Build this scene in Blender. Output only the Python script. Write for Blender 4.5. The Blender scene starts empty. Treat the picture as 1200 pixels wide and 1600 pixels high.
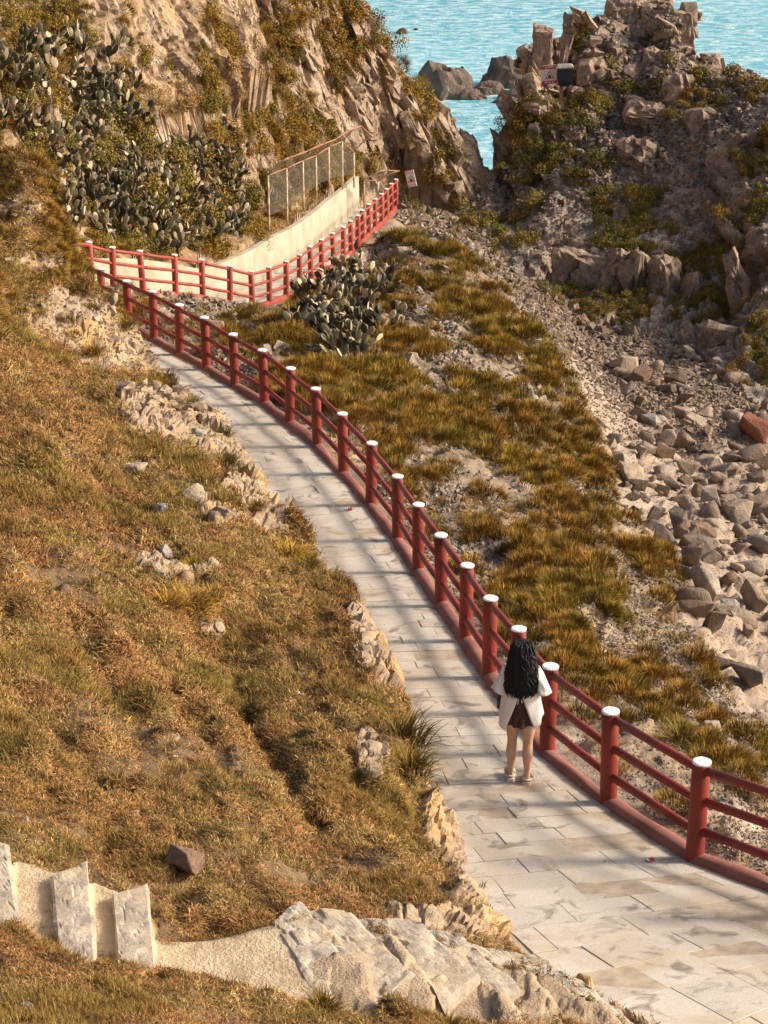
import bpy, bmesh, math, random
import numpy as np
from mathutils import Vector, Matrix, Quaternion

# ------------------------------------------------------------------ camera, sky, sun, exposure
SC = bpy.context.scene
COL = SC.collection
F, PITCH, CAMZ = 3420.0, math.radians(22.5), 31.0          # focal length in pixels of the 1200x1600 photograph
cam_data = bpy.data.cameras.new('camera')
cam = bpy.data.objects.new('camera', cam_data); COL.objects.link(cam)
cam.location = (0, 0, CAMZ); cam.rotation_euler = (math.pi/2 - PITCH, 0, 0)
cam_data.sensor_fit = 'VERTICAL'; cam_data.sensor_height = 36.0; cam_data.lens = F/1600*36
cam_data.clip_start = 0.1; cam_data.clip_end = 6000
SC.camera = cam

SUN_EL, SUN_AZ = math.radians(29), math.radians(3)         # azimuth measured from +X towards +Y
world = bpy.data.worlds.new('World'); SC.world = world; world.use_nodes = True
wn = world.node_tree.nodes; wl = world.node_tree.links
sky = wn.new('ShaderNodeTexSky'); sky.sky_type = 'NISHITA'; sky.sun_disc = False
sky.sun_elevation = SUN_EL; sky.sun_rotation = math.pi/2 - SUN_AZ
sky.air_density = 0.9; sky.dust_density = 5.0; sky.ozone_density = 0.6
bg = wn['Background']; bg.inputs['Strength'].default_value = 0.14
wl.new(sky.outputs[0], bg.inputs['Color'])
sun_data = bpy.data.lights.new('sun', 'SUN'); sun_data.energy = 3.9; sun_data.angle = math.radians(9.0)
sun_data.color = (1.0, 0.89, 0.76)
sun = bpy.data.objects.new('sun', sun_data); COL.objects.link(sun)
SUNV = Vector((math.cos(SUN_EL)*math.cos(SUN_AZ), math.cos(SUN_EL)*math.sin(SUN_AZ), math.sin(SUN_EL)))
sun.rotation_euler = SUNV.to_track_quat('Z', 'Y').to_euler(); sun.location = (60, 20, 60)
SC.view_settings.view_transform = 'Standard'; SC.view_settings.look = 'None'
SC.view_settings.gamma = 1.0; SC.view_settings.use_curve_mapping = False
SC.view_settings.exposure = 0.43
SC.render.engine = 'CYCLES'
SC.cycles.max_bounces = 4; SC.cycles.diffuse_bounces = 2; SC.cycles.glossy_bounces = 2; SC.cycles.transparent_max_bounces = 8
SC.cycles.caustics_reflective = False; SC.cycles.caustics_refractive = False
SC.cycles.use_adaptive_sampling = True; SC.cycles.adaptive_threshold = 0.02
SC.cycles.use_denoising = True

rng = np.random.default_rng(7)
random.seed(7)
CP, SP = math.cos(PITCH), math.sin(PITCH)

# ------------------------------------------------------------------ measuring helpers
def at(px, py, d):
    """the point at depth d seen at pixel (px, py) of the photograph"""
    dx = (px-600)/F; dy = -(py-800)/F
    return np.array([dx*d, (CP+dy*SP)*d, CAMZ+(-SP+dy*CP)*d])
def proj(p):
    p = np.asarray(p, float)
    d = p[..., 1]*CP-(p[..., 2]-CAMZ)*SP; v = p[..., 1]*SP+(p[..., 2]-CAMZ)*CP
    return 600+F*p[..., 0]/d, 800-F*v/d, d
def on_z(px, py, z):
    a = at(px, py, 1.0); return at(px, py, (z-CAMZ)/(a[2]-CAMZ))

# ------------------------------------------------------------------ noise
def h3(ix, iy, iz, s):
    h = (ix.astype(np.int64)*374761393 + iy.astype(np.int64)*668265263 + iz.astype(np.int64)*2147483647 + s*974711) & 0xffffffff
    h = ((h ^ (h >> 13))*1274126177) & 0xffffffff
    h = ((h ^ (h >> 16))*2246822519) & 0xffffffff
    return ((h ^ (h >> 15)) & 0xffffff)/float(0xffffff)
def vnoise(p, s=0):
    i = np.floor(p).astype(np.int64); f = p-i; f = f*f*(3-2*f)
    r = 0
    for a in (0, 1):
        wa = f[:, 0] if a else 1-f[:, 0]
        for b in (0, 1):
            wb = f[:, 1] if b else 1-f[:, 1]
            for c in (0, 1):
                wc = f[:, 2] if c else 1-f[:, 2]
                r = r + wa*wb*wc*h3(i[:, 0]+a, i[:, 1]+b, i[:, 2]+c, s)
    return r*2-1
def fbm(p, o=4, s=0, g=.5):
    r = 0; a = 1.0
    for k in range(o):
        r = r+a*vnoise(p*(2.03**k)+k*17.3, s+k); a *= g
    return r
def facet(p, s=0, tilt=.9):
    """blocky rock relief: every jittered cell is a tilted plane of its own"""
    i = np.floor(p-.5).astype(np.int64)
    best = np.full(len(p), 1e9); val = np.zeros(len(p)); sec = np.full(len(p), 1e9)
    for a in (0, 1):
        for b in (0, 1):
            for c in (0, 1):
                x, y, z = i[:, 0]+a, i[:, 1]+b, i[:, 2]+c
                cx = x+.15+.7*h3(x, y, z, s); cy = y+.15+.7*h3(x, y, z, s+1); cz = z+.15+.7*h3(x, y, z, s+2)
                dx, dy, dz = p[:, 0]-cx, p[:, 1]-cy, p[:, 2]-cz
                d = dx*dx+dy*dy+dz*dz
                hv = h3(x, y, z, s+3)
                v = hv*1.2-.6+tilt*((h3(x, y, z, s+4)-.5)*dx+(h3(x, y, z, s+5)-.5)*dy+(h3(x, y, z, s+6)-.5)*dz)
                m = d < best
                sec = np.where(m, best, np.minimum(sec, d))
                val = np.where(m, v, val); best = np.where(m, d, best)
    edge = np.sqrt(sec)-np.sqrt(best)
    return val, edge
def sstep(a, b, x):
    t = np.clip((x-a)/(b-a), 0, 1); return t*t*(3-2*t)

# ------------------------------------------------------------------ materials
def newmat(name):
    m = bpy.data.materials.new(name); m.use_nodes = True
    nt = m.node_tree; b = nt.nodes['Principled BSDF']
    return m, nt, b
def nd(nt, t, **kw):
    n = nt.nodes.new('ShaderNode'+t)
    for k, v in kw.items():
        if k.startswith('i_'): n.inputs[k[2:]].default_value = v
        else: setattr(n, k, v)
    return n
def noise(nt, scale, detail=4, rough=.55, vec=None, dist=0):
    n = nd(nt, 'TexNoise'); n.inputs['Scale'].default_value = scale; n.inputs['Detail'].default_value = detail
    n.inputs['Roughness'].default_value = rough; n.inputs['Distortion'].default_value = dist
    if vec is not None: nt.links.new(vec, n.inputs['Vector'])
    return n.outputs['Fac']
def ramp(nt, fac, stops, interp='LINEAR'):
    r = nd(nt, 'ValToRGB'); r.color_ramp.interpolation = interp
    el = r.color_ramp.elements
    while len(el) < len(stops): el.new(.5)
    for e, (p, c) in zip(el, stops):
        e.position = p; e.color = (*c, 1) if len(c) == 3 else c
    nt.links.new(fac, r.inputs[0]); return r.outputs[0]
def mix(nt, fac, a, b, mode='MIX'):
    m = nd(nt, 'Mix', data_type='RGBA', blend_type=mode)
    for s, v in ((0, fac), (6, a), (7, b)):
        if hasattr(v, 'is_linked'): nt.links.new(v, m.inputs[s])
        else: m.inputs[s].default_value = (*v, 1) if (s > 0 and len(v) == 3) else v
    return m.outputs[2]
def bump(nt, bsdf, height, strength=.5, dist=.02):
    b = nd(nt, 'Bump'); b.inputs['Strength'].default_value = strength; b.inputs['Distance'].default_value = dist
    nt.links.new(height, b.inputs['Height']); nt.links.new(b.outputs[0], bsdf.inputs['Normal'])
def texco(nt, which='Object'):
    return nd(nt, 'TexCoord').outputs[which]
def worldpos(nt):
    return nd(nt, 'NewGeometry').outputs['Position']

# ------------------------------------------------------------------ object helpers
def link(o, parent=None):
    COL.objects.link(o)
    if parent is not None: o.parent = parent
    return o
def mesh_of(name, verts, faces, mat=None, smooth=False):
    me = bpy.data.meshes.new(name)
    me.from_pydata([tuple(map(float, v)) for v in verts], [], faces)
    if mat: me.materials.append(mat)
    if smooth: me.polygons.foreach_set('use_smooth', [True]*len(me.polygons))
    me.update(); return me
def obj(name, me, parent=None, loc=None, rot=None, scale=None):
    o = bpy.data.objects.new(name, me)
    if loc is not None: o.location = loc
    if rot is not None: o.rotation_euler = rot
    if scale is not None: o.scale = scale
    return link(o, parent)
def tag(o, label=None, cat=None, group=None, kind=None):
    if label: o['label'] = label
    if cat: o['category'] = cat
    if group: o['group'] = group
    if kind: o['kind'] = kind
    return o
def thing(name, label, cat, loc=(0, 0, 0), rotz=0, group=None):
    o = bpy.data.objects.new(name, None); o.location = loc; o.rotation_euler = (0, 0, rotz)
    o.empty_display_size = .1
    return tag(link(o), label, cat, group)
class MB:
    """collects shapes into one mesh"""
    def __init__(s): s.v = []; s.f = []
    def add(s, v, f):
        n = len(s.v); s.v += [tuple(map(float, q)) for q in v]; s.f += [tuple(i+n for i in q) for q in f]
    def box(s, c, sz, M=None):
        c = Vector(c); hx, hy, hz = (q/2 for q in sz)
        pts = [Vector((x, y, z)) for z in (-hz, hz) for x, y in ((-hx, -hy), (hx, -hy), (hx, hy), (-hx, hy))]
        if M is not None: pts = [M @ p for p in pts]
        s.add([c+p for p in pts], [(3, 2, 1, 0), (4, 5, 6, 7), (0, 1, 5, 4), (1, 2, 6, 5), (2, 3, 7, 6), (3, 0, 4, 7)])
    def tube(s, pts, r, n=10, caps=True):
        pts = [Vector(p) for p in pts]; rr = r if hasattr(r, '__len__') else [r]*len(pts)
        rings = []; prev = None
        for i, p in enumerate(pts):
            t = (pts[min(i+1, len(pts)-1)]-pts[max(i-1, 0)]).normalized()
            if prev is None:
                a = t.cross(Vector((0, 0, 1)) if abs(t.z) < .95 else Vector((1, 0, 0))).normalized()
            else: a = (prev-t*prev.dot(t)).normalized()
            prev = a; b = t.cross(a)
            rings.append([p+(a*math.cos(2*math.pi*k/n)+b*math.sin(2*math.pi*k/n))*rr[i] for k in range(n)])
        s.loft(rings, caps)
    def loft(s, rings, caps=True, closed=True):
        n = len(rings[0]); v = [q for r in rings for q in r]; f = []
        for i in range(len(rings)-1):
            for k in range(n if closed else n-1):
                a = i*n+k; b = i*n+(k+1) % n
                f.append((a, b, b+n, a+n))
        if caps and closed:
            f.append(tuple(range(n-1, -1, -1))); f.append(tuple((len(rings)-1)*n+k for k in range(n)))
        s.add(v, f)
    def mesh(s, name, mat=None, smooth=False): return mesh_of(name, s.v, s.f, mat, smooth)
    def build(s, name, mat, parent=None, smooth=False): return obj(name, s.mesh(name, mat, smooth), parent)
def smooth_by_angle(me, ang=40):
    me.polygons.foreach_set('use_smooth', [True]*len(me.polygons))
    bm = bmesh.new(); bm.from_mesh(me)
    for e in bm.edges:
        if len(e.link_faces) == 2 and e.calc_face_angle(0) > math.radians(ang): e.smooth = False
    bm.to_mesh(me); bm.free()
# ------------------------------------------------------------------ where the two paths and the railings run (measured from the post heights)
POST_H = 1.12
R1 = np.array([[8.2, 14.6, 20.3], [5.75, 16.15, 19.95], [4.3, 17.45, 19.68], [3.1, 18.87, 19.42], [2.4, 20.45, 19.15], [1.86, 22.05, 18.88], [1.60, 23.4, 18.68], [1.33, 24.85, 18.42],
    [1.09, 26.5, 18.14], [.82, 28.35, 17.8], [.52, 30.3, 17.45], [.22, 32.1, 17.2], [-.22, 33.9, 17.08], [-.71, 35.6, 16.97], [-1.21, 37.2, 16.87],
    [-1.78, 38.65, 16.77], [-2.31, 39.9, 16.72], [-2.98, 41.4, 16.55], [-3.65, 42.75, 16.47], [-4.34, 44.25, 16.28], [-5.04, 45.75, 16.12], [-5.78, 47.45, 15.86],
    [-6.6, 49.2, 15.62], [-7.42, 50.8, 15.45]])
def _z1(y): return np.interp(y, R1[:, 1], R1[:, 2])
def on_path1(px, py):
    lo, hi = 5.0, 80.0
    for _ in range(50):
        m = (lo+hi)/2; p = at(px, py, m)
        if p[2] > _z1(p[1]): lo = m
        else: hi = m
    return p
L1 = np.array([[6.4, 12.9, 20.3]]+[list(on_path1(*q)) for q in [(1230, 1735), (1040, 1600), (846, 1470), (768, 1375), (703, 1290), (664, 1222), (646, 1150), (616, 1075), (586, 1005), (556, 950),
    (498, 885), (446, 825), (412, 766), (374, 702), (322, 652), (262, 594), (196, 540)]]+[[-6.9, 46.6, 15.95], [-7.6, 48.2, 15.7], [-9.0, 50.2, 15.5], [-9.4, 51.4, 15.4]])
def top(px, py, d): p = at(px, py, d); p[2] -= POST_H; return p
R2 = np.array([top(*q) for q in [(111, 374, 53.6), (140, 378, 54.8), (174, 386, 55.9), (221, 392, 57.3), (272, 398, 58.7), (315, 405, 60.1), (358, 415, 61.6), (393, 424, 63.2), (420, 417, 64.6),
    (446, 408, 66), (467, 397, 67.4), (485, 385, 68.8), (502, 374, 70.2), (521, 364.5, 71.7), (536, 354.5, 73.2), (548, 345, 74.6), (558, 336.5, 76), (567, 328, 77.4), (576, 319, 78.8),
    (586, 311, 80.2), (596, 303, 81.6), (604, 295, 83), (612, 286.5, 84.4), (619, 280, 85.6)]])
def offset(pl, w):
    t = np.gradient(pl[:, :2], axis=0); t /= np.linalg.norm(t, axis=1)[:, None]
    o = pl.copy(); o[:, 0] -= t[:, 1]*w; o[:, 1] += t[:, 0]*w; return o
L2 = offset(R2, 1.45)
L2[0] = (-9.3, 52.6, R2[0, 2]); L2[1] = (-8.7, 54.3, R2[1, 2])
R2X = np.concatenate([R2, [[1.15, 85.3, 8.6], [2.0, 86.6, 8.1], [3.0, 87.6, 7.8]]])
L2X = offset(R2X, 1.45); L2X[:2] = L2[:2]
y2a, y2b = R2X[0, 1], R2X[-1, 1]

# ------------------------------------------------------------------ control points of the land: (pixel, pixel, depth)
CPX = [  # grassy hillside left of the path
 (-250, 600, 36), (0, 600, 38), (100, 600, 40.3), (200, 605, 41.6), (275, 625, 41.8),
 (-250, 700, 31.5), (0, 700, 33), (200, 700, 36.3), (335, 725, 37.6), (-250, 800, 27.5), (0, 800, 29), (200, 800, 31.5), (400, 800, 34.3),
 (0, 900, 25.8), (200, 900, 28), (400, 900, 30.3), (500, 920, 31.1), (-200, 1000, 21.8), (0, 1000, 23), (200, 1000, 25), (400, 1000, 26.8), (545, 1000, 28),
 (0, 1100, 20.7), (200, 1100, 22.3), (400, 1100, 24), (580, 1110, 25.1), (-200, 1200, 17.8), (0, 1200, 18.8), (200, 1200, 20.2), (400, 1200, 21.5), (610, 1210, 22.9),
 (0, 1300, 17), (200, 1300, 18.2), (400, 1300, 19.3), (600, 1300, 20.5), (200, 1380, 16.6), (400, 1400, 17.4), (600, 1400, 18.5), (740, 1410, 19.2),
 (-150, 1420, 14.5), (0, 1420, 15.1), (240, 1500, 15.2), (500, 1500, 16.2), (700, 1500, 17.3),
 (-100, 1590, 12.6), (0, 1560, 13.2), (300, 1590, 13.75), (600, 1600, 14.9), (900, 1610, 16.6), (1100, 1720, 15.4),
 # the knoll at the hairpin
 (-150, 250, 45), (0, 252, 46.4), (60, 312, 46.8), (104, 388, 46.9), (0, 330, 45), (100, 400, 45.7), (0, 420, 43.4), (100, 470, 44.4), (150, 455, 46.2), (192, 508, 46.0), (0, 520, 41.6), (110, 555, 42.8), (205, 560, 44.3),
 # the slope under the railing
 (1200, 1200, 27.5), (1200, 1100, 31.5), (1200, 1000, 37), (1200, 900, 43), (1200, 800, 50), (1200, 700, 59), (1200, 645, 65.5),
 (1400, 1200, 29), (1400, 1000, 38), (1400, 800, 50), (1400, 650, 64),
 (1100, 1100, 29.8), (1100, 1000, 34.3), (1100, 900, 40.5), (1100, 800, 48), (1100, 700, 57.5), (1090, 610, 68.5),
 (1000, 1080, 28.6), (1000, 1000, 32.5), (1000, 900, 37.7), (1000, 800, 45.5), (1000, 700, 56), (1000, 600, 68.5), (950, 560, 72.5),
 (900, 1000, 30.3), (900, 900, 34.6), (900, 800, 40.6), (900, 700, 48), (935, 680, 50.5), (970, 670, 58.5), (925, 600, 66), (895, 545, 71.5),
 (800, 850, 36.2), (800, 800, 38.6), (800, 700, 44.8), (800, 600, 53), (800, 520, 61), (860, 530, 62.5), (850, 470, 78.5),
 (700, 700, 42.5), (700, 600, 50), (700, 500, 60), (700, 430, 69), (695, 378, 79), (765, 435, 72.5), (790, 430, 82),
 (600, 600, 47.5), (600, 500, 57.5), (600, 430, 67), (610, 375, 76.5), (500, 600, 45.5), (500, 500, 56), (480, 470, 62), (400, 525, 52), (330, 500, 55),
 (645, 348, 84),
 # the landing and the talus below the outcrop
 (700, 352, 87.5), (740, 350, 88.5), (745, 385, 85.5), (800, 340, 89.5), (800, 300, 91.5), (850, 400, 84.2), (850, 300, 89.3), (880, 490, 78.2), (950, 520, 77.6),
 (900, 400, 84), (960, 400, 82.6), (1000, 330, 87), (930, 300, 88.6), (960, 505, 78.4), (1030, 400, 81.6),
 # the outcrop
 (1050, 510, 78), (1110, 545, 74.6), (1200, 610, 69.5), (1130, 480, 77.6), (1200, 480, 74.5), (1100, 400, 81), (1200, 380, 78.5), (1100, 300, 86.2), (1200, 280, 82.6), (1060, 230, 89.4),
 (1200, 180, 87), (1150, 130, 91.6), (850, 215, 91.6), (900, 215, 91), (980, 220, 90.4), (870, 150, 92.6), (900, 110, 93.4), (980, 110, 93), (900, 55, 95), (980, 32, 96.2), (1050, 34, 96.4), (1085, 85, 95.2), (1000, 72, 94.8),
 (1400, 500, 72), (1400, 300, 80), (1400, 200, 86), (780, 268, 92.5), (812, 185, 92.8), (836, 110, 93),
 # the cliff and the headland on the left
 (419, 338, 70.8), (470, 306, 74.2), (515, 280, 77.4), (555, 265, 81), (400, 200, 74.6), (400, 100, 77.2), (400, 0, 80), (300, 330, 63.6), (300, 200, 67.6), (300, 100, 70), (300, 0, 72),
 (200, 360, 60), (200, 200, 63.8), (200, 100, 66), (200, 0, 68.2), (100, 340, 57), (100, 200, 59), (100, 100, 61.4), (100, 0, 63.6), (0, 200, 54.8), (0, 100, 57.2), (0, 0, 59.6),
 (-200, 100, 53), (-200, 0, 56), (-200, 200, 50.5), (100, -300, 70), (-200, -300, 63), (300, -300, 77), (450, -300, 86), (500, 100, 83), (500, 0, 85.5), (545, 0, 88), (520, 200, 81), (580, 60, 88.4), (585, 200, 86), (575, 270, 84), (610, 118, 89.3),
 (650, 145, 90.6), (650, 220, 89.3), (700, 178, 92), (640, 300, 87.8), (700, 260, 90.4), (705, 325, 89.4), (740, 225, 92.6), (768, 275, 92.6), (738, 328, 90.2)]
CW = [(0, 0, 29.3), (-3, 0, 30.2), (3, 1, 28.2), (-2, 5, 26.6), (2, 5, 25.7), (0, 8, 24.9), (-2, 9, 24.6), (2.5, 9, 23.6), (5, 9, 22.2),
 (.2, 101, 6), (1.2, 98, 6), (2.6, 99, 4), (4.2, 99, 2),(-9.2, 50.6, 15.6), (-10.3, 49.6, 17), (-10.6, 52.2, 16.4), (-9.0, 49.2, 15.9), (5.0, 92.5, 5.0), (5.2, 96, 2.0), (5.5, 102, -1.5), (2, 106, -2), (-3, 104, 8), (-12, 112, 20), (9, 106, -2), (7.4, 99, 2), (12, 103, 3), (17, 106, 2), (24, 106, 1), (-25, 80, 30), (0, 116, -4), (10, 116, -4), (25, 116, -4), (-14, 128, 8), (3, 128, -5), (20, 130, -5), (35, 85, 10),
 (12, 28, 12.5), (18, 40, 7.5), (-16, 20, 27), (-18, 35, 25), (-20, 50, 26)]
pts = [at(*q) for q in CPX]+[np.array(q, float) for q in CW]
for i in range(2, len(R1)-1, 1):
    pts.append(R1[i]+np.array([.25, .1, -.08]))
for i in range(2, len(L1)-2):
    t = L1[i+1]-L1[i-1]; n = np.array([-t[1], t[0], 0]); n /= np.linalg.norm(n)
    pts.append(L1[i]+n*.45+np.array([0, 0, .20 if i > 12 else .42 if i > 5 else (.02, .02, .02, .02, .15, .32)[i]]))
for i in range(0, len(R2)):
    pts.append(R2[i]+np.array([.25, -.1, -.1]))
    if i > 1: pts.append(offset(R2, 1.95)[i]+np.array([0, 0, 1.15 if i > 4 else .85]))
pts = np.array(pts)
def dom(x, y):
    yy = np.maximum(y+2.0, 1.0)
    return np.stack([x/yy*8.0, np.log(yy)*3.0], -1)
def tps_fit(P, z, lam):
    n = len(P); d = np.linalg.norm(P[:, None]-P[None], axis=2)
    K = np.where(d > 0, d*d*np.log(np.maximum(d, 1e-9)), 0)+lam*np.eye(n)
    A = np.zeros((n+3, n+3)); A[:n, :n] = K; A[:n, n] = 1; A[:n, n+1:] = P; A[n, :n] = 1; A[n+1:, :n] = P.T
    return np.linalg.solve(A, np.concatenate([z, np.zeros(3)]))
TP = dom(pts[:, 0], pts[:, 1]); TW = tps_fit(TP, pts[:, 2], 2e-4)
def tps(x, y):
    q = dom(x, y).reshape(-1, 2); out = np.empty(len(q)); n = len(TP)
    for a in range(0, len(q), 20000):
        d2 = ((q[a:a+20000, None]-TP[None])**2).sum(2)
        out[a:a+20000] = (.5*d2*np.log(np.maximum(d2, 1e-18)))@TW[:n]+TW[n]+q[a:a+20000]@TW[n+1:]
    return out.reshape(x.shape)

# ------------------------------------------------------------------ the land as a height field on a fan of rays, fine where it is seen
U = np.concatenate([np.linspace(-.42, -.222, 34, endpoint=False), np.linspace(-.222, .222, 500), np.linspace(.222, .42, 35)[1:]])
YR = np.concatenate([np.linspace(-1.2, 9.5, 24, endpoint=False), np.geomspace(9.5, 52, 470, endpoint=False), np.arange(52, 99, .082), np.linspace(99, 130, 40)])
NR, NC = len(YR), len(U)
ci = np.unique(np.concatenate([np.arange(0, NC, 4), [NC-1]])); ri = np.unique(np.concatenate([np.arange(0, NR, 4), [NR-1]]))
Yc, Uc = np.meshgrid(YR[ri], U[ci], indexing='ij')
Zc = tps(Uc*(Yc+2), Yc)
tmp = np.stack([np.interp(np.arange(NC), ci, Zc[k]) for k in range(len(ri))])
Z = np.stack([np.interp(np.arange(NR), ri, tmp[:, k]) for k in range(NC)], 1)
Y, UU = np.meshgrid(YR, U, indexing='ij'); X = UU*(Y+2)

def inter(pl, y, c): return np.interp(y, pl[:, 1], pl[:, c])
L1s = L1[np.argsort(L1[:, 1])]; L2s = L2X[np.argsort(L2X[:, 1])]; R2s = R2X[np.argsort(R2X[:, 1])]; R1s = R1[np.argsort(R1[:, 1])]
xr1, xl1, zp1 = inter(R1s, Y, 0), inter(L1s, Y, 0), inter(R1s, Y, 2)
xr2, xl2, zp2 = inter(R2s, Y, 0), inter(L2s, Y, 0), inter(R2s, Y, 2)
yend1 = 51.6
in1y = (Y < yend1) & (Y > 13.4)
# low bumps of the hillside before the path is cut into it
flat = np.stack([X.ravel(), Y.ravel(), np.zeros(X.size)], 1)
lump = (fbm(flat*np.array([.55, .45, 1]), 4, 3)*.17).reshape(X.shape)
lump2 = (np.abs(fbm(flat*np.array([1.6, 1.2, 1]), 3, 9))*.16).reshape(X.shape)
left1 = in1y & (X < (xl1+xr1)/2)
land = Z.copy()
nearcam = sstep(8, 11, Y)
land += np.where(Y < 52, lump*nearcam*np.where(left1, 1.0, .9)+lump2*nearcam*np.where(left1, .8, .6), lump*.8)
# shallow furrow running down the near hillside
fur = np.exp(-((X+1.0+(Y-19)*.02-(Y-19)*-.16)/.35)**2)*sstep(14, 17, Y)*(1-sstep(24, 28, Y))
land -= .16*fur
out1 = np.maximum(xl1-X, X-(xr1+.22))
d1 = np.where(in1y, out1, 9)
edge_w = .10+.18*np.clip(vnoise(flat*np.array([1.3, 1.3, 1]), 21).reshape(X.shape), 0, 1)
w1 = sstep(0.0, 1.0, np.where(X > xr1, d1/.5, d1/edge_w))
land = np.where(in1y, (zp1-.06)*(1-w1)+land*w1, land)
in2y = (Y >= y2a-.6) & (Y <= y2b+.6)
out2 = np.maximum((xl2-.12)-X, X-(xr2+.22))
d2 = np.where(in2y, out2, 9)
w2 = sstep(0, 1, np.where(X > xr2, d2/.6, d2/np.interp(Y, [52, 53, 55, 79, 82, 86], [1.2, 1.2, .22, .22, .9, 1.6])))
land = np.where(in2y, (zp2-.06)*(1-w2)+land*w2, land)
dbw = xl2-.3-X
land = np.where(in2y & (dbw > 0) & (dbw < 2.2) & (Y < 80), np.minimum(land, zp2+1.12+.55*dbw+2.2*sstep(.9, 2.2, dbw)), land)
# the rough stairs that come down to the path in the foreground
ST_U = [(-80, 1300), (12, 1325), (140, 1355), (228, 1388), (245, 1455), (330, 1450), (470, 1412), (545, 1432), (655, 1442), (720, 1465), (790, 1490), (860, 1500), (1000, 1590)]
ST_L = [(-80, 1455), (60, 1462), (150, 1490), (242, 1515), (300, 1545), (400, 1585), (480, 1570), (560, 1592), (700, 1600), (900, 1605), (1050, 1630)]
STEPS = [(-120, 24, 22.78), (24, 146, 22.58), (146, 242, 22.40), (242, 500, 22.16), (500, 585, 21.93), (585, 665, 21.70), (665, 740, 21.44), (740, 815, 21.16), (815, 885, 20.86), (885, 960, 20.52), (960, 1030, 20.22)]
px_, py_, dd_ = proj(np.stack([X, Y, land], -1))
pxh, pyh = px_, py_                                            # seen position of the bare hill, for the furrows
for _ in range(3):                                              # the stair level decides which ground lies under the stairs
    zs = np.full(X.shape, STEPS[0][2])
    for (a0, b0, z0), (a1, b1, z1) in zip(STEPS[:-1], STEPS[1:]): zs = zs+(z1-z0)*sstep(-16, 2, px_-b0+(-.9*np.interp(px_, [0, 400, 500, 1000], [0, 0, 1, 1])*(py_-1450) if b0 > 300 else 0))
    px_, py_, dd_ = proj(np.stack([X, Y, zs], -1))
su = np.interp(px_, [q[0] for q in ST_U], [q[1] for q in ST_U]); sl = np.interp(px_, [q[0] for q in ST_L], [q[1] for q in ST_L])
inst = (Y > 8) & (Y < 19) & (px_ < 1020) & (px_ > -200) & (d1 > .02)
for pl, dep, wid in (([(300, 985), (360, 1080), (420, 1190), (500, 1290)], .16, 22), ([(60, 900), (120, 980), (180, 1080), (215, 1150)], .15, 30), ([(215, 1010), (300, 1130), (390, 1260)], .09, 16), ([(440, 1010), (520, 1130), (600, 1290)], .08, 18), ([(20, 740), (100, 720), (180, 735)], .12, 12), ([(20, 1090), (90, 1150), (150, 1240)], .08, 20), ([(250, 640), (200, 690), (210, 760)], .08, 18)):
    dm = np.full(X.shape, 1e9)
    for (ax, ay), (bx, by) in zip(pl[:-1], pl[1:]):
        tt = np.clip(((pxh-ax)*(bx-ax)+(pyh-ay)*(by-ay))/((bx-ax)**2+(by-ay)**2), 0, 1); dm = np.minimum(dm, np.hypot(pxh-ax-tt*(bx-ax), pyh-ay-tt*(by-ay)))
    land = np.where(left1, land-.6*dep*np.exp(-(dm/wid)**2)+dep*.25*np.exp(-((dm-wid*1.6)/(wid*.9))**2)*(d1 > .5), land)
wst = np.where(inst, sstep(-14, 14, py_-su)*sstep(-25, 25, sl-py_), 0)
land = land*(1-wst)+(zs-.05)*wst
STMASK = wst
Z = land

# ------------------------------------------------------------------ what covers the land
G = np.array([at(*q) for q in [(640, 345, 85), (695, 378, 79.5), (765, 435, 73), (862, 530, 63), (938, 682, 51), (985, 800, 44.5), (1015, 880, 39.6), (1075, 960, 35.8), (1160, 1090, 30.8), (1290, 1200, 27)]])
G = G[np.argsort(G[:, 1])]
gx = np.interp(Y, G[:, 1], G[:, 0])
OB = np.array([at(*q) for q in [(700, 350, 88.5), (735, 348, 88.0), (770, 400, 84.5), (850, 470, 79.3), (950, 515, 78), (1050, 520, 77.2), (1100, 570, 72.8), (1200, 640, 66.5), (1500, 660, 62)]])
yb = np.interp(X, OB[:, 0], OB[:, 1])
gz = np.interp(X, G[::-1, 0], G[::-1, 1])
is_left = (Y < yend1) & (X < (xl1+xr1)/2)
cl_edge = np.where(Y < y2a, -9.3, np.where(Y > y2b, xr2[np.abs(YR-y2b).argmin(), 0]+np.clip((Y-y2b)*.85, 0, 6), xl2))
is_cliff = ((Y >= yend1-.8) & (X < cl_edge)) | ((Y >= 48) & (Y < 54) & (X < -9.6-(51-Y)*.6)) | ((Y > y2b) & (X < cl_edge))
is_right = ~is_left & ~is_cliff
is_out = is_right & (Y > yb) & (X > 3.0)
is_gully = is_right & ~is_out & (X > gx+ .35*vnoise(flat*.8, 5).reshape(X.shape))
is_slope = is_right & ~is_out & ~is_gully
zone = np.where(is_left, 0, np.where(is_cliff, 3, np.where(is_out, 4, np.where(is_gully, 2, 1)))).astype(int)
PXV, PYV, _ = proj(np.stack([X, Y, Z], -1))

P = np.stack([X, Y, Z], -1)
def grad_normals(P):
    du = np.gradient(P, axis=1); dv = np.gradient(P, axis=0)
    n = np.cross(du, dv); n /= np.maximum(np.linalg.norm(n, axis=2), 1e-9)[..., None]
    return n, np.linalg.norm(np.cross(du, dv), axis=2)
NRM, AREA = grad_normals(P)
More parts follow.
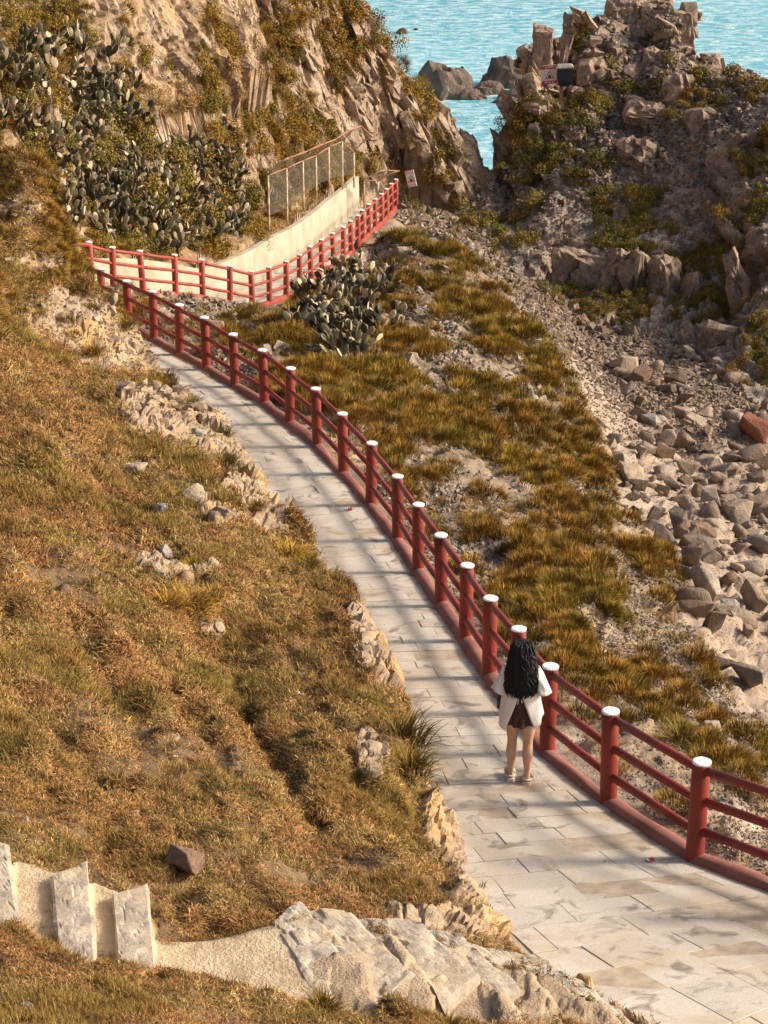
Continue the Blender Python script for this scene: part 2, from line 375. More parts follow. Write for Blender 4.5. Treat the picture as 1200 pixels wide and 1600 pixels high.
# bare rock on the hillside: patches along the path and at the knoll
def blob(cx, cy, rx, ry, ang=0):
    a = math.radians(ang); dx, dy = PXV-cx, PYV-cy
    u = (dx*math.cos(a)+dy*math.sin(a))/rx; v = (-dx*math.sin(a)+dy*math.cos(a))/ry
    return np.exp(-(u*u+v*v)**1.5)
nz = fbm(flat*np.array([1.1, .8, 1]), 4, 31).reshape(X.shape)
bank = np.where(is_left, np.exp(-(np.maximum(xl1-X, 0)/.42)**2), 0)
rockw = np.zeros(X.shape)
for q in [(120, 505, 120, 62, 12), (190, 560, 90, 22, 8), (260, 655, 75, 40, 40), (330, 670, 90, 45, 45), (400, 780, 75, 42, 48), (340, 800, 45, 22, 20), (245, 885, 42, 30, 0), (310, 895, 40, 18, 0), (215, 650, 40, 30, 50),
          (580, 1010, 35, 75, -15), (700, 1290, 45, 60, 40), (760, 1380, 60, 60, 45), (330, 985, 22, 22, 0), (575, 1180, 22, 45, -10), (20, 320, 60, 18, 5), (60, 410, 60, 20, 0), (700, 1440, 120, 30, 10)]:
    rockw = np.maximum(rockw, blob(*q))
rockw = np.where(is_left, np.clip(rockw*1.25+bank*.62+nz*.33*(.25+rockw+bank)-.12, 0, 1), 0)
rock_hill = sstep(.30, .62, rockw)
grass = np.where(is_left, 1-rock_hill, 0)*(1-STMASK)
grass *= sstep(.02, .10, np.where(in1y, xl1-X, 9))
flat3 = P.reshape(-1, 3)
# relief: stacked tilted slabs on the cliff, big blocks on the outcrop, broken crust on the slope
rough = np.zeros(X.shape)
def local(mask): return np.nonzero(mask.ravel())[0]
disp = np.zeros(X.size); crack = np.zeros(X.size)
idx = local(is_cliff); q = flat3[idx]
a = math.radians(32)
qr = np.stack([q[:, 0]*math.cos(a)+q[:, 2]*math.sin(a), q[:, 1], -q[:, 0]*math.sin(a)+q[:, 2]*math.cos(a)], 1)
qr = qr+.25*np.stack([fbm(q*.9, 2, 41), fbm(q*.9, 2, 42), fbm(q*.9, 2, 43)], 1)
f1, e1 = facet(qr*np.array([.75, .42, .33]), 50); f2, e2 = facet(qr*np.array([2.6, 1.3, .9]), 60); f3, e3 = facet(qr*np.array([6, 3.2, 2.6]), 70)
head = sstep(82, 86, q[:, 1])
covc = fbm(q*np.array([.5, .4, .5]), 4, 45)
big = fbm(q*np.array([.33, .25, .33]), 3, 47)
behind = sstep(0.0, 2.0, np.interp(q[:, 1], L2s[:, 1], L2s[:, 0])-.3-q[:, 0])
behind = np.where((q[:, 1] > y2b) | (q[:, 1] < y2a), 1, behind)
disp[idx] = (.42*big+.38*f1+.20*f2+.07*f3-.16*np.exp(-(e1/.05)**2)-.05*np.exp(-(e2/.09)**2))*behind*(1+.25*head)
crack[idx] = np.exp(-(e1/.05)**2)
idx = local(is_out | (is_gully & (Y > 74))); q = flat3[idx]
w_o = np.where(is_out.ravel()[idx], 1, .25)
qq = q+.5*np.stack([fbm(q*.5, 2, 81), fbm(q*.5, 2, 82), fbm(q*.5, 2, 83)], 1)
f1, e1 = facet(qq*np.array([.34, .30, .42]), 84); f2, e2 = facet(qq*np.array([1.0, .8, 1.1]), 94); f3, e3 = facet(qq*np.array([2.9, 2.2, 3.0]), 104)
crag = sstep(.22, .52, 1-NRM[..., 2].ravel()[idx]+.22*fbm(q*.3, 3, 86)+.10)
CRAG = np.zeros(X.size); CRAG[idx] = crag*np.where(is_out.ravel()[idx], 1, 0)
disp[idx] = (w_o*(.35+.65*crag)*(.95*f1+.55*f2-.40*np.exp(-(e1/.045)**2))+.22*f3*(.5+w_o*.5)+.12*fbm(q*1.5, 3, 88))
idx = local(is_slope | (is_gully & (Y <= 74))); q = flat3[idx]
f2, e2 = facet(q*np.array([1.5, 1.1, 1.5]), 114); f3, e3 = facet(q*np.array([4.5, 3.2, 4.5]), 124)
o1 = np.where(in1y, X-(xr1+.2), 9).ravel()[idx]; o2 = np.where(in2y, X-(xr2+.2), 9).ravel()[idx]
ww = sstep(0, .8, o1)*sstep(0, .8, np.where(o2 < -1.2, 9, o2))
disp[idx] = ww*(.15*f2*sstep(-.1, .5, fbm(q*.5, 2, 127))+.05*f3+.13*fbm(q*.7, 3, 128)+.06*fbm(q*3.1, 3, 129))
idx = local(is_left); q = flat3[idx]
f2, e2 = facet(q*np.array([1.7, 1.2, 1.7]), 134); f3, e3 = facet(q*np.array([6, 4.2, 6]), 144)
rr = (rock_hill*sstep(0, .15, np.where(in1y, xl1-X, 9))).ravel()[idx]*(1-STMASK.ravel()[idx])
gg = grass.ravel()[idx]
rr = rr*np.where((PXV.ravel()[idx] < 240) & (PYV.ravel()[idx] < 600), .55, 1)
str_ = (STMASK*sstep(470, 540, PXV)).ravel()[idx]; disp[idx] = str_*(.05*f2+.035*f3)
disp[idx] += rr*(.16*f2+.06*f3-.05*np.exp(-(e3/.1)**2)+.07)+gg*(.07*fbm(q*2.4, 3, 148)+.03*fbm(q*7, 2, 149))
disp *= sstep(8, 12, Y).ravel()
NS = NRM.copy()
NS[is_cliff] = NS[is_cliff]*.75+np.array([.25, -.25, .1]); NS /= np.linalg.norm(NS, axis=2)[..., None]
P = P+NS*disp.reshape(X.shape)[..., None]
keep1 = in1y & (d1 < .02); P[keep1, 2] = np.minimum(P[keep1, 2], zp1[keep1]-.05)
keep2 = in2y & (d2 < .02); P[keep2, 2] = np.minimum(P[keep2, 2], zp2[keep2]-.05)
NRM, AREA = grad_normals(P)
PXV, PYV, PDV = proj(P)
SLOPEZ = NRM[..., 2]
# ------------------------------------------------------------------ ground materials
def rock_colour(nt, vec, light, mid, dark, scale=1.0):
    n1 = noise(nt, 1.3*scale, 6, .62, vec); n2 = noise(nt, 9*scale, 5, .6, vec); n3 = noise(nt, 40*scale, 3, .6, vec)
    c = ramp(nt, n1, [(.30, dark), (.48, mid), (.66, light)])
    c = mix(nt, .55, c, ramp(nt, n2, [(.32, [q*.45 for q in mid]), (.5, mid), (.68, [min(1, q*1.25) for q in light])]), 'OVERLAY') if False else mix(nt, .5, c, ramp(nt, n2, [(.34, dark), (.52, mid), (.68, light)]))
    return c, n2, n3
def land_material(name, rock, soil):
    m, nt, b = newmat(name)
    vec = worldpos(nt)
    at_ = nd(nt, 'Attribute', attribute_name='cover'); sep = nd(nt, 'SeparateColor'); nt.links.new(at_.outputs['Color'], sep.inputs[0])
    rc, n2, n3 = rock_colour(nt, vec, *rock)
    so = ramp(nt, noise(nt, 3.0, 6, .65, vec), [(.3, soil[0]), (.5, soil[1]), (.7, soil[2])])
    so = mix(nt, .45, so, ramp(nt, noise(nt, 26, 4, .7, vec), [(.35, soil[0]), (.65, soil[2])]))
    c = mix(nt, sep.outputs[0], rc, so)
    # ochre stain
    st = ramp(nt, noise(nt, .9, 4, .6, vec), [(.50, (0, 0, 0)), (.66, (1, 1, 1))])
    mm = nd(nt, 'Math', operation='MULTIPLY'); nt.links.new(st, mm.inputs[0]); nt.links.new(sep.outputs[1], mm.inputs[1])
    c = mix(nt, mm.outputs[0], c, (.52, .33, .14))
    dr = ramp(nt, noise(nt, 5, 6, .65, vec), [(.3, (.36, .26, .155)), (.5, (.50, .38, .245)), (.7, (.60, .49, .34))])
    c = mix(nt, sep.outputs[2], c, dr)
    nt.links.new(c, b.inputs['Base Color']); b.inputs['Roughness'].default_value = .95
    b.inputs['Specular IOR Level'].default_value = .15
    ad = nd(nt, 'Math', operation='ADD'); nt.links.new(n2, ad.inputs[0]); nt.links.new(n3, ad.inputs[1])
    bump(nt, b, ad.outputs[0], .7, .03)
    return m
M_HILL = land_material('hillside_ground', ((.50, .385, .26), (.36, .26, .17), (.14, .10, .07)), ((.07, .042, .022), (.14, .088, .045), (.27, .18, .095)))
M_SLOPE = land_material('slope_ground', ((.46, .38, .30), (.28, .22, .165), (.10, .08, .065)), ((.13, .095, .065), (.24, .18, .125), (.38, .30, .215)))
M_GULLY = land_material('gully_ground', ((.50, .41, .33), (.34, .26, .20), (.16, .125, .10)), ((.22, .16, .115), (.36, .27, .19), (.50, .39, .29)))
M_CLIFF = land_material('cliff_rock', ((.54, .41, .295), (.32, .23, .155), (.065, .048, .037)), ((.10, .065, .03), (.20, .13, .06), (.32, .21, .10)))
M_OUT = land_material('outcrop_rock', ((.44, .325, .235), (.27, .195, .14), (.085, .065, .05)), ((.16, .13, .10), (.28, .23, .18), (.43, .36, .29)))

cov = np.zeros(X.shape+(4,), np.float32); cov[..., 3] = 1
nsm = fbm(flat*np.array([.9, .6, 1]), 3, 211).reshape(X.shape)
cov[..., 0] = np.where(zone == 0, np.clip(1-rock_hill, 0, 1),
             np.where(zone == 1, np.clip(.65+.9*nsm, 0, 1),
             np.where(zone == 2, np.clip(.75+.6*nsm, 0, 1),
             np.where(zone == 3, sstep(.45, .72, SLOPEZ+.25*nsm)*.8, (1-CRAG.reshape(X.shape))*sstep(.5, .8, SLOPEZ+.2*nsm)))))
cov[..., 1] = np.where(zone == 0, .8*rock_hill, np.where(zone == 1, .35, np.where(zone == 3, .45, np.where(zone == 4, .12, .10))))
cov[..., 2] = np.where(zone == 0, STMASK*(1-.75*sstep(470, 540, PXV)), 0)
cov[..., 0] = np.where(STMASK*sstep(470, 540, PXV) > .4, .1, cov[..., 0])
# split the sheet into the pieces of the setting
lab = [('grassy_hillside', M_HILL, True), ('rail_side_slope', M_SLOPE, True), ('rubble_gully', M_GULLY, True), ('cliff', M_CLIFF, False), ('rocky_outcrop', M_OUT, False)]
ii = np.arange(NR*NC).reshape(NR, NC)
quads = np.stack([ii[:-1, :-1], ii[:-1, 1:], ii[1:, 1:], ii[1:, :-1]], -1).reshape(-1, 4)
qz = zone[:-1, :-1].ravel()
Pf = P.reshape(-1, 3); cf = cov.reshape(-1, 4)
LAND = {}
for k, (nm, mt, sm) in enumerate(lab):
    qk = quads[qz == k]; used, inv = np.unique(qk, return_inverse=True)
    me = bpy.data.meshes.new(nm)
    me.vertices.add(len(used)); me.vertices.foreach_set('co', Pf[used].astype(np.float32).ravel())
    me.loops.add(qk.size); me.loops.foreach_set('vertex_index', inv.astype(np.int32).ravel())
    me.polygons.add(len(qk)); me.polygons.foreach_set('loop_start', np.arange(0, qk.size, 4, dtype=np.int32))
    me.polygons.foreach_set('use_smooth', np.full(len(qk), sm) & (rock_hill.ravel()[qk[:, 0]] < .4))
    me.update(calc_edges=True)
    ca = me.color_attributes.new('cover', 'FLOAT_COLOR', 'POINT'); ca.data.foreach_set('color', cf[used].ravel())
    me.materials.append(mt)
    LAND[nm] = tag(obj(nm, me), kind='structure')
tag(LAND['grassy_hillside'], 'dry grassy hillside with bare tan rock beside the paved path')
tag(LAND['rail_side_slope'], 'stony slope with golden tufts falling away below the red railing')
tag(LAND['rubble_gully'], 'pale gully floor strewn with broken rock')
tag(LAND['cliff'], 'tan fractured cliff above the retaining wall')
tag(LAND['rocky_outcrop'], 'dark craggy outcrop rising in front of the sea')

# ------------------------------------------------------------------ sea
m, nt, b = newmat('sea_water')
vec = worldpos(nt)
mp = nd(nt, 'Mapping'); nt.links.new(vec, mp.inputs[0]); mp.inputs['Scale'].default_value = (.55, 1.0, 1)
w1_ = noise(nt, 1.3, 7, .65, mp.outputs[0], .5); w2_ = noise(nt, 5.0, 5, .6, mp.outputs[0], .4)
c = ramp(nt, noise(nt, .03, 4, .5, mp.outputs[0]), [(.35, (.12, .45, .56)), (.65, (.22, .60, .68))])
c = mix(nt, ramp(nt, w1_, [(.42, (0, 0, 0)), (.62, (1, 1, 1))]), c, (.60, .84, .87))  # pale highlights on the waves, painted into the water colour
fo = nd(nt, 'Math', operation='MULTIPLY')
nt.links.new(ramp(nt, noise(nt, .9, 8, .72, mp.outputs[0], 1.2), [(.60, (0, 0, 0)), (.70, (1, 1, 1))]), fo.inputs[0])
nt.links.new(ramp(nt, noise(nt, .07, 3, .5, mp.outputs[0]), [(.46, (0, 0, 0)), (.62, (1, 1, 1))]), fo.inputs[1])
c = mix(nt, fo.outputs[0], c, (.75, .82, .82))
nt.links.new(c, b.inputs['Base Color']); b.inputs['Roughness'].default_value = .18; b.inputs['IOR'].default_value = 1.33
ad = nd(nt, 'Math', operation='ADD'); nt.links.new(w1_, ad.inputs[0])
mu = nd(nt, 'Math', operation='MULTIPLY'); nt.links.new(w2_, mu.inputs[0]); mu.inputs[1].default_value = .35; nt.links.new(mu.outputs[0], ad.inputs[1])
bump(nt, b, ad.outputs[0], 1.0, .30)
M_SEA = m
sea = obj('sea', mesh_of('sea', [(-1500, 60, 0), (1500, 60, 0), (3500, 5000, 0), (-3500, 5000, 0)], [(0, 1, 2, 3)], M_SEA))
tag(sea, 'turquoise sea with small waves', kind='structure')
# ------------------------------------------------------------------ picking points of the land
PXf, PYf, PDf = PXV.ravel(), PYV.ravel(), PDV.ravel()
NF = NRM.reshape(-1, 3); AF = AREA.ravel(); ZF = zone.ravel()
def pick(px, py, r=9):
    m = np.nonzero((np.abs(PXf-px) < r) & (np.abs(PYf-py) < r) & (PDf > 6))[0]
    if len(m) == 0: return pick(px, py, r*2)
    near = m[PDf[m] < PDf[m].min()+2.0]
    k = near[np.argmin((PXf[near]-px)**2+(PYf[near]-py)**2)]
    return Pf[k].copy(), NF[k].copy()

# ------------------------------------------------------------------ paved path
def slab_material(name, base, joint=False):
    m, nt, b = newmat(name)
    vec = worldpos(nt); oi = nd(nt, 'ObjectInfo').outputs['Random']
    c = ramp(nt, oi, [(0, (.45, .39, .31)), (.25, (.57, .51, .42)), (.5, (.51, .44, .345)), (.75, (.60, .54, .45)), (1, (.49, .44, .365))])
    c = mix(nt, .40, c, ramp(nt, noise(nt, 70, 4, .75, vec), [(.35, (.30, .26, .21)), (.62, (.78, .71, .60))]))
    dirt = ramp(nt, noise(nt, 1.5, 6, .62, vec, .6), [(.46, (0, 0, 0)), (.70, (.8, .8, .8))])
    c = mix(nt, dirt, c, (.46, .36, .24))
    dk = ramp(nt, noise(nt, 2.6, 6, .6, vec, 1.0), [(.55, (0, 0, 0)), (.68, (.8, .8, .8))])
    c = mix(nt, dk, c, (.19, .15, .115))
    nt.links.new(c, b.inputs['Base Color']); b.inputs['Roughness'].default_value = .9; b.inputs['Specular IOR Level'].default_value = .2
    bump(nt, b, noise(nt, 90, 4, .7, vec), .35, .01)
    return m
M_SLAB = slab_material('paving_stone', 1)
M_MORTAR, nt, b = newmat('path_mortar'); v_ = worldpos(nt)
nt.links.new(ramp(nt, noise(nt, 6, 5, .65, v_), [(.3, (.30, .23, .16)), (.7, (.52, .42, .30))]), b.inputs['Base Color']); b.inputs['Roughness'].default_value = .95
bump(nt, b, noise(nt, 40, 4, .7, v_), .5, .01)
def resample(pl, n):
    s = np.concatenate([[0], np.cumsum(np.linalg.norm(np.diff(pl[:, :2], axis=0), axis=1))])
    t = np.linspace(0, s[-1], n); return np.stack([np.interp(t, s, pl[:, k]) for k in range(3)], 1), s[-1]
def smooth_pl(pl, it=2):
    for _ in range(it):
        q = pl.copy(); q[1:-1] = (pl[:-2]+2*pl[1:-1]+pl[2:])/4; pl = q
    return pl
def rail_pairs(R, L, n):
    """right edge points with the left edge point that faces them"""
    Rr, ln = resample(R, n); Lr, _ = resample(L, 400)
    k = np.array([np.argmin(((Lr[:, :2]-r[:2])**2).sum(1)) for r in Rr]); k = np.maximum.accumulate(k)
    k = smooth_pl(np.stack([k, k], 1).astype(float), 6)[:, 0]
    return Rr, np.stack([np.interp(k, np.arange(400), Lr[:, j]) for j in range(3)], 1), ln
def ribbon(R, L, n, name, dz, zfun):
    Rr, Lr, ln = rail_pairs(R, L, n)
    mb = MB()
    v = []; f = []
    for i in range(n):
        lx, ly = Lr[i, 0]-.25*(Rr[i, 0]-Lr[i, 0])/2, Lr[i, 1]-.25*(Rr[i, 1]-Lr[i, 1])/2
        v += [(lx, ly, zfun(ly)+dz), (Rr[i, 0]+.06, Rr[i, 1]+.03, zfun(Rr[i, 1])+dz)]
        if i: f.append((2*i-2, 2*i-1, 2*i+1, 2*i))
    return Rr, Lr, ln, mesh_of(name, v, f, M_MORTAR)
def pave(R, L, name, label, row, slab, seed, zfun, wob=.012):
    r = random.Random(seed)
    n = 160; Rr, Lr, ln, me = ribbon(R, L, n, name, -.005, zfun)
    root = tag(obj(name, me), label, kind='structure')
    s = 0.0; k = 0; off = 0.0
    while s < ln-.01:
        rw = row*r.uniform(.85, 1.2); a, b_ = s/ln*(n-1), min(ln, s+rw)/ln*(n-1)
        def edge(q, side):
            A = Rr if side else Lr
            return np.array([np.interp(q, np.arange(n), A[:, j]) for j in range(3)])
        Ra, Rb, La, Lb = edge(a, 1), edge(b_, 1), edge(a, 0), edge(b_, 0)
        La[2], Lb[2] = zfun(La[1]), zfun(Lb[1])
        w = np.linalg.norm((Ra-La)[:2]); ext = .22/w
        t = -ext; off = r.uniform(.2, 1.0)*slab
        t2 = t+off/w
        while t < .97:
            t2 = min(t2, .985)
            if .985-t2 < .16/w: t2 = .985
            g = .003; gt = g/w; gs = g/rw
            def pt(tt, ss): 
                A = La+(Ra-La)*tt; B = Lb+(Rb-Lb)*tt; return A+(B-A)*ss
            c = [pt(t+gt, gs), pt(t2-gt, gs), pt(t2-gt, 1-gs), pt(t+gt, 1-gs)]
            ce = sum(c)/4; dz = r.gauss(0, wob*.35); tl = [r.gauss(0, .0025) for _ in range(4)]
            topv = [tuple((q-ce)+np.array([0, 0, dz+e])) for q, e in zip(c, tl)]
            be = .006
            inn = [tuple(np.array(q)*np.array([1-be*2.2, 1-be*2.2, 1])+np.array([0, 0, .004])) for q in topv]
            bot = [(q[0], q[1], q[2]-.05) for q in topv]
            me = mesh_of('paving_stone', inn+topv+bot, [(0, 1, 2, 3), (4, 5, 1, 0), (5, 6, 2, 1), (6, 7, 3, 2), (7, 4, 0, 3), (8, 9, 5, 4), (9, 10, 6, 5), (10, 11, 7, 6), (11, 8, 4, 7)], M_SLAB)
            obj('paving_stone', me, root, loc=ce)
            k += 1
            t = t2; t2 = t+slab*r.uniform(.8, 1.25)/w
        s += rw
    return root, k
path1, k1 = pave(R1, L1, 'paved_path', 'pale granite paved path running beside the red railing', .37, .78, 3, _z1)
path2, k2 = pave(R2, L2, 'lower_path', 'narrow paved path between the railing and the retaining wall', .5, .8, 4, lambda y: float(np.interp(y, R2s[:, 1], R2s[:, 2])))
print('slabs', k1, k2)

# ------------------------------------------------------------------ red railings
def painted(name, col, chip=(.50, .16, .10), rough=.55):
    m, nt, b = newmat(name); v = worldpos(nt)
    c = ramp(nt, noise(nt, 2.2, 5, .6, v), [(.3, [q*.66 for q in col]), (.7, [min(1, q*1.2) for q in col])])
    c = mix(nt, ramp(nt, noise(nt, 9, 8, .75, v), [(.58, (0, 0, 0)), (.70, (.7, .7, .7))]), c, chip)
    nt.links.new(c, b.inputs['Base Color']); b.inputs['Roughness'].default_value = rough; b.inputs['Specular IOR Level'].default_value = .35
    bump(nt, b, noise(nt, 30, 4, .6, v), .25, .01)
    return m
M_RED = painted('red_railing_paint', (.215, .029, .019), (.33, .11, .07))
M_REDK = painted('faded_red_kerb', (.27, .105, .078), (.38, .27, .20), .95)
M_RED2 = painted('sun_bleached_red_paint', (.32, .058, .039), (.42, .16, .115))
M_CAP, nt, b = newmat('white_cap_paint'); v_ = worldpos(nt)
nt.links.new(ramp(nt, noise(nt, 30, 5, .7, v_), [(.38, (.45, .44, .42)), (.52, (.80, .80, .78))]), b.inputs['Base Color']); b.inputs['Roughness'].default_value = .7
def post_mesh(h, r, mat):
    mb = MB(); n = 18; bev = .008
    mb.loft([[(q*math.cos(2*math.pi*k/n), q*math.sin(2*math.pi*k/n), z) for k in range(n)] for q, z in ((r*1.02, -.25), (r*1.0, .0), (r*.99, h*.5), (r, h-bev), (r-bev, h))])
    me = mb.mesh('post', mat); smooth_by_angle(me, 50); return me
def cap_mesh(h, r):
    mb = MB(); n = 18
    mb.loft([[(q*math.cos(2*math.pi*k/n), q*math.sin(2*math.pi*k/n), z) for k in range(n)] for q, z in ((r+.003, h-.012), (r+.003, h+.002), (r-.010, h+.010))])
    return mb.mesh('cap', M_CAP)
def railing(name, label, bases, r, mat, kmat, h=POST_H, rails=(.985, .66, .335), rr=.045, kerb=True, group=None, seed=1, kw=.2, capped=True):
    rnd = random.Random(seed)
    root = thing(name, label, 'railing', tuple(bases[len(bases)//2]), 0, group)
    o = np.array(bases[len(bases)//2])
    pm, cm = post_mesh(h, r, mat), cap_mesh(h, r)
    tops = []
    for p in bases:
        lean = (rnd.gauss(0, .012), rnd.gauss(0, .014), rnd.uniform(0, 6))
        a = obj('post', pm, root, loc=tuple(p-o), rot=lean)
        if capped: obj('cap', cm, a)
    for a, b_ in zip(bases[:-1], bases[1:]):
        for z in rails:
            A = np.array(a)-o+[0, 0, z*h*.93+rnd.gauss(0, .008)]; B = np.array(b_)-o+[0, 0, z*h*.93+rnd.gauss(0, .008)]
            mid = (A+B)/2+[0, 0, rnd.gauss(-.004, .005)]
            mb = MB(); mb.tube([A, mid, B], rr, 12); mb.build('rail', mat, root, True)
    if kerb:
        K, ln = resample(np.array(bases), int(len(bases)*14)); mb = MB(); rings = []
        t = np.gradient(K[:, :2], axis=0); t /= np.linalg.norm(t, axis=1)[:, None]; n = np.stack([-t[:, 1], t[:, 0]], 1)
        prof = [(-.5, -.2), (-.5, .02), (-.40, .10), (-.2, .135), (.1, .14), (.34, .12), (.5, .05), (.56, -.2)]
        nn = np.array([[vnoise(np.array([[i*.22, j*.7, seed*9.1]]), 3)[0]*.035+vnoise(np.array([[i*.06, j*.2, seed*3.1]]), 5)[0]*.04 for j in range(len(prof))] for i in range(len(K))])
        for i in range(len(K)):
            rings.append([(K[i, 0]-o[0]-n[i, 0]*(u*kw*2+nn[i, j])*.5, K[i, 1]-o[1]-n[i, 1]*(u*kw*2+nn[i, j])*.5, K[i, 2]-o[2]+v*.68+nn[i, j]*.55) for j, (u, v) in enumerate(prof)])
        mb.loft(rings, True); mb.build('kerb', kmat, root, True)
    return root
railing('railing', 'long red railing with white post caps along the paved path', list(R1[1:]), .093, M_RED, M_REDK, seed=2)
railing('railing', 'red railing of the lower path in front of the retaining wall', list(R2), .085, M_RED2, M_RED2, seed=3, rr=.043, kw=.16)
far = [on_z(*q) for q in [(636, 338, 8.4), (651, 341, 8.3), (663, 342, 8.2), (678, 347, 7.9), (686, 350, 7.7)]]
railing('railing', 'short far red railing beyond the end of the lower path', far, .07, M_RED2, M_RED2, h=.45, rails=(.75,), kerb=False, seed=4, capped=False)

# ------------------------------------------------------------------ retaining wall
M_WALL, nt, b = newmat('cream_render'); v_ = worldpos(nt)
c = ramp(nt, noise(nt, 1.2, 5, .6, v_), [(.3, (.33, .27, .18)), (.55, (.43, .375, .275)), (.75, (.48, .44, .365))])
mp = nd(nt, 'Mapping'); nt.links.new(v_, mp.inputs[0]); mp.inputs['Scale'].default_value = (3, 3, .35)
c = mix(nt, ramp(nt, noise(nt, 2.0, 4, .6, mp.outputs[0]), [(.55, (0, 0, 0)), (.72, (.75, .75, .75))]), c, (.36, .25, .13))
nt.links.new(c, b.inputs['Base Color']); b.inputs['Roughness'].default_value = .9; bump(nt, b, noise(nt, 20, 5, .6, v_), .3, .02)
W, ln = resample(L2[1:], 60); t = np.gradient(W[:, :2], axis=0); t /= np.linalg.norm(t, axis=1)[:, None]; n_ = np.stack([-t[:, 1], t[:, 0]], 1)
o_ = W[30].copy(); root = thing('retaining_wall', 'long cream rendered retaining wall curving along the lower path', 'wall', tuple(o_))
mb = MB(); rings = []
for i in range(60):
    h = np.interp(i, [0, 8, 20, 59], [.55, .85, 1.15, 1.2]); p = W[i]-o_
    q = lambda u, z: (p[0]+n_[i, 0]*u, p[1]+n_[i, 1]*u, p[2]+z)
    rings.append([q(0, -.2), q(.03, h-.015), q(.045, h), q(.235, h), q(.25, h-.015), q(.25, -.2)])
mb.loft(rings, True); mb.build('wall', M_WALL, root)

# ------------------------------------------------------------------ frames with netting over the cliff foot
M_PIPE, nt, b = newmat('cream_rusty_pipe'); v_ = worldpos(nt)
c = mix(nt, ramp(nt, noise(nt, 3, 5, .7, v_), [(.45, (0, 0, 0)), (.6, (1, 1, 1))]), (.62, .52, .40), (.36, .17, .08))
nt.links.new(c, b.inputs['Base Color']); b.inputs['Roughness'].default_value = .6
M_RUST, nt, b = newmat('rusty_rail'); b.inputs['Base Color'].default_value = (.34, .15, .075, 1); b.inputs['Roughness'].default_value = .8
M_NET, nt, b = newmat('dark_netting'); b.inputs['Base Color'].default_value = (.16, .17, .14, 1); b.inputs['Alpha'].default_value = .20; b.inputs['Roughness'].default_value = .9
def net_frame(label, cols, over, up):
    """cols: (base px, top py, depth)"""
    B = [];
    for bx, by, tx, ty, d in cols:
        b_ = at(bx, by, d); h = (by-ty)/F*d/math.cos(PITCH-math.atan((800-by)/F)); B.append((b_, h))
    o = B[0][0].copy(); root = thing('netting_frame', label, 'net frame', tuple(o))
    tops, tips = [], []
    for b_, h in B:
        p = b_-o; T = Vector(p)+Vector((0, 0, h)); arm = [T+Vector((over*s*.9, -over*.25*s, up*math.sin(s*1.35))) for s in (0, .18, .4, .65, 1)]
        mb = MB(); mb.tube([Vector(p)-Vector((0, 0, .5)), Vector(p), T], .034, 8); mb.build('post', M_PIPE, root, True)
        mb = MB(); mb.tube(arm, .026, 8); mb.build('arm', M_PIPE, root, True)
        tops.append(arm[0]); tips.append(arm)
    for a, b_ in zip(tips[:-1], tips[1:]):
        for k in (0, 4):
            mb = MB(); mb.tube([a[k], b_[k]], .024, 6); mb.build('rail', M_RUST, root, True)
        mb = MB(); mb.loft([a, b_], False, False); mb.build('roof_net', M_NET, root)
    for (a, h), (b_, h2), T1, T2 in zip(B[:-1], B[1:], tops[:-1], tops[1:]):
        mb = MB(); mb.add([Vector(a-o), Vector(b_-o), T2, T1], [(0, 1, 2, 3)]); mb.build('side_net', M_NET, root)
net_frame('rusty pipe frame with dark netting roof on the bank above the wall', [(420, 338, 415, 275, 70.5), (448.5, 325, 442, 264, 72.2), (474, 306, 469, 252, 73.9), (494, 290, 490, 244, 75.6), (514, 280, 511, 231, 77.2), (535, 275, 532, 222, 78.8), (553, 272, 551, 238, 80.6)], .75, .62)
net_frame('smaller netting frame beyond the far end of the wall', [(569, 322, 569, 282, 83.2), (591, 312, 591, 283, 84.6)], .9, .45)

# ------------------------------------------------------------------ stone stairs in the foreground
M_STEP, nt, b = newmat('rough_step_stone'); v_ = worldpos(nt)
c = ramp(nt, noise(nt, 7, 7, .7, v_), [(.30, (.25, .21, .17)), (.46, (.44, .37, .28)), (.60, (.58, .49, .37)), (.74, (.66, .58, .46))])
c = mix(nt, ramp(nt, noise(nt, 2.4, 5, .6, v_), [(.48, (0, 0, 0)), (.64, (.8, .8, .8))]), c, (.56, .43, .27))
c = mix(nt, ramp(nt, noise(nt, 45, 4, .7, v_), [(.60, (0, 0, 0)), (.72, (.3, .3, .3))]), c, (.2, .18, .16))
nt.links.new(c, b.inputs['Base Color']); b.inputs['Roughness'].default_value = .95; bump(nt, b, noise(nt, 38, 6, .75, v_), .9, .02)
M_DIRT, nt, b = newmat('packed_dirt'); v_ = worldpos(nt)
c = ramp(nt, noise(nt, 4, 6, .65, v_), [(.3, (.38, .27, .155)), (.5, (.52, .39, .24)), (.7, (.62, .50, .34))])
c = mix(nt, ramp(nt, noise(nt, 60, 3, .6, v_), [(.62, (0, 0, 0)), (.72, (.7, .7, .7))]), c, (.25, .19, .13))
nt.links.new(c, b.inputs['Base Color']); b.inputs['Roughness'].default_value = .97; bump(nt, b, noise(nt, 22, 6, .7, v_), .8, .02)
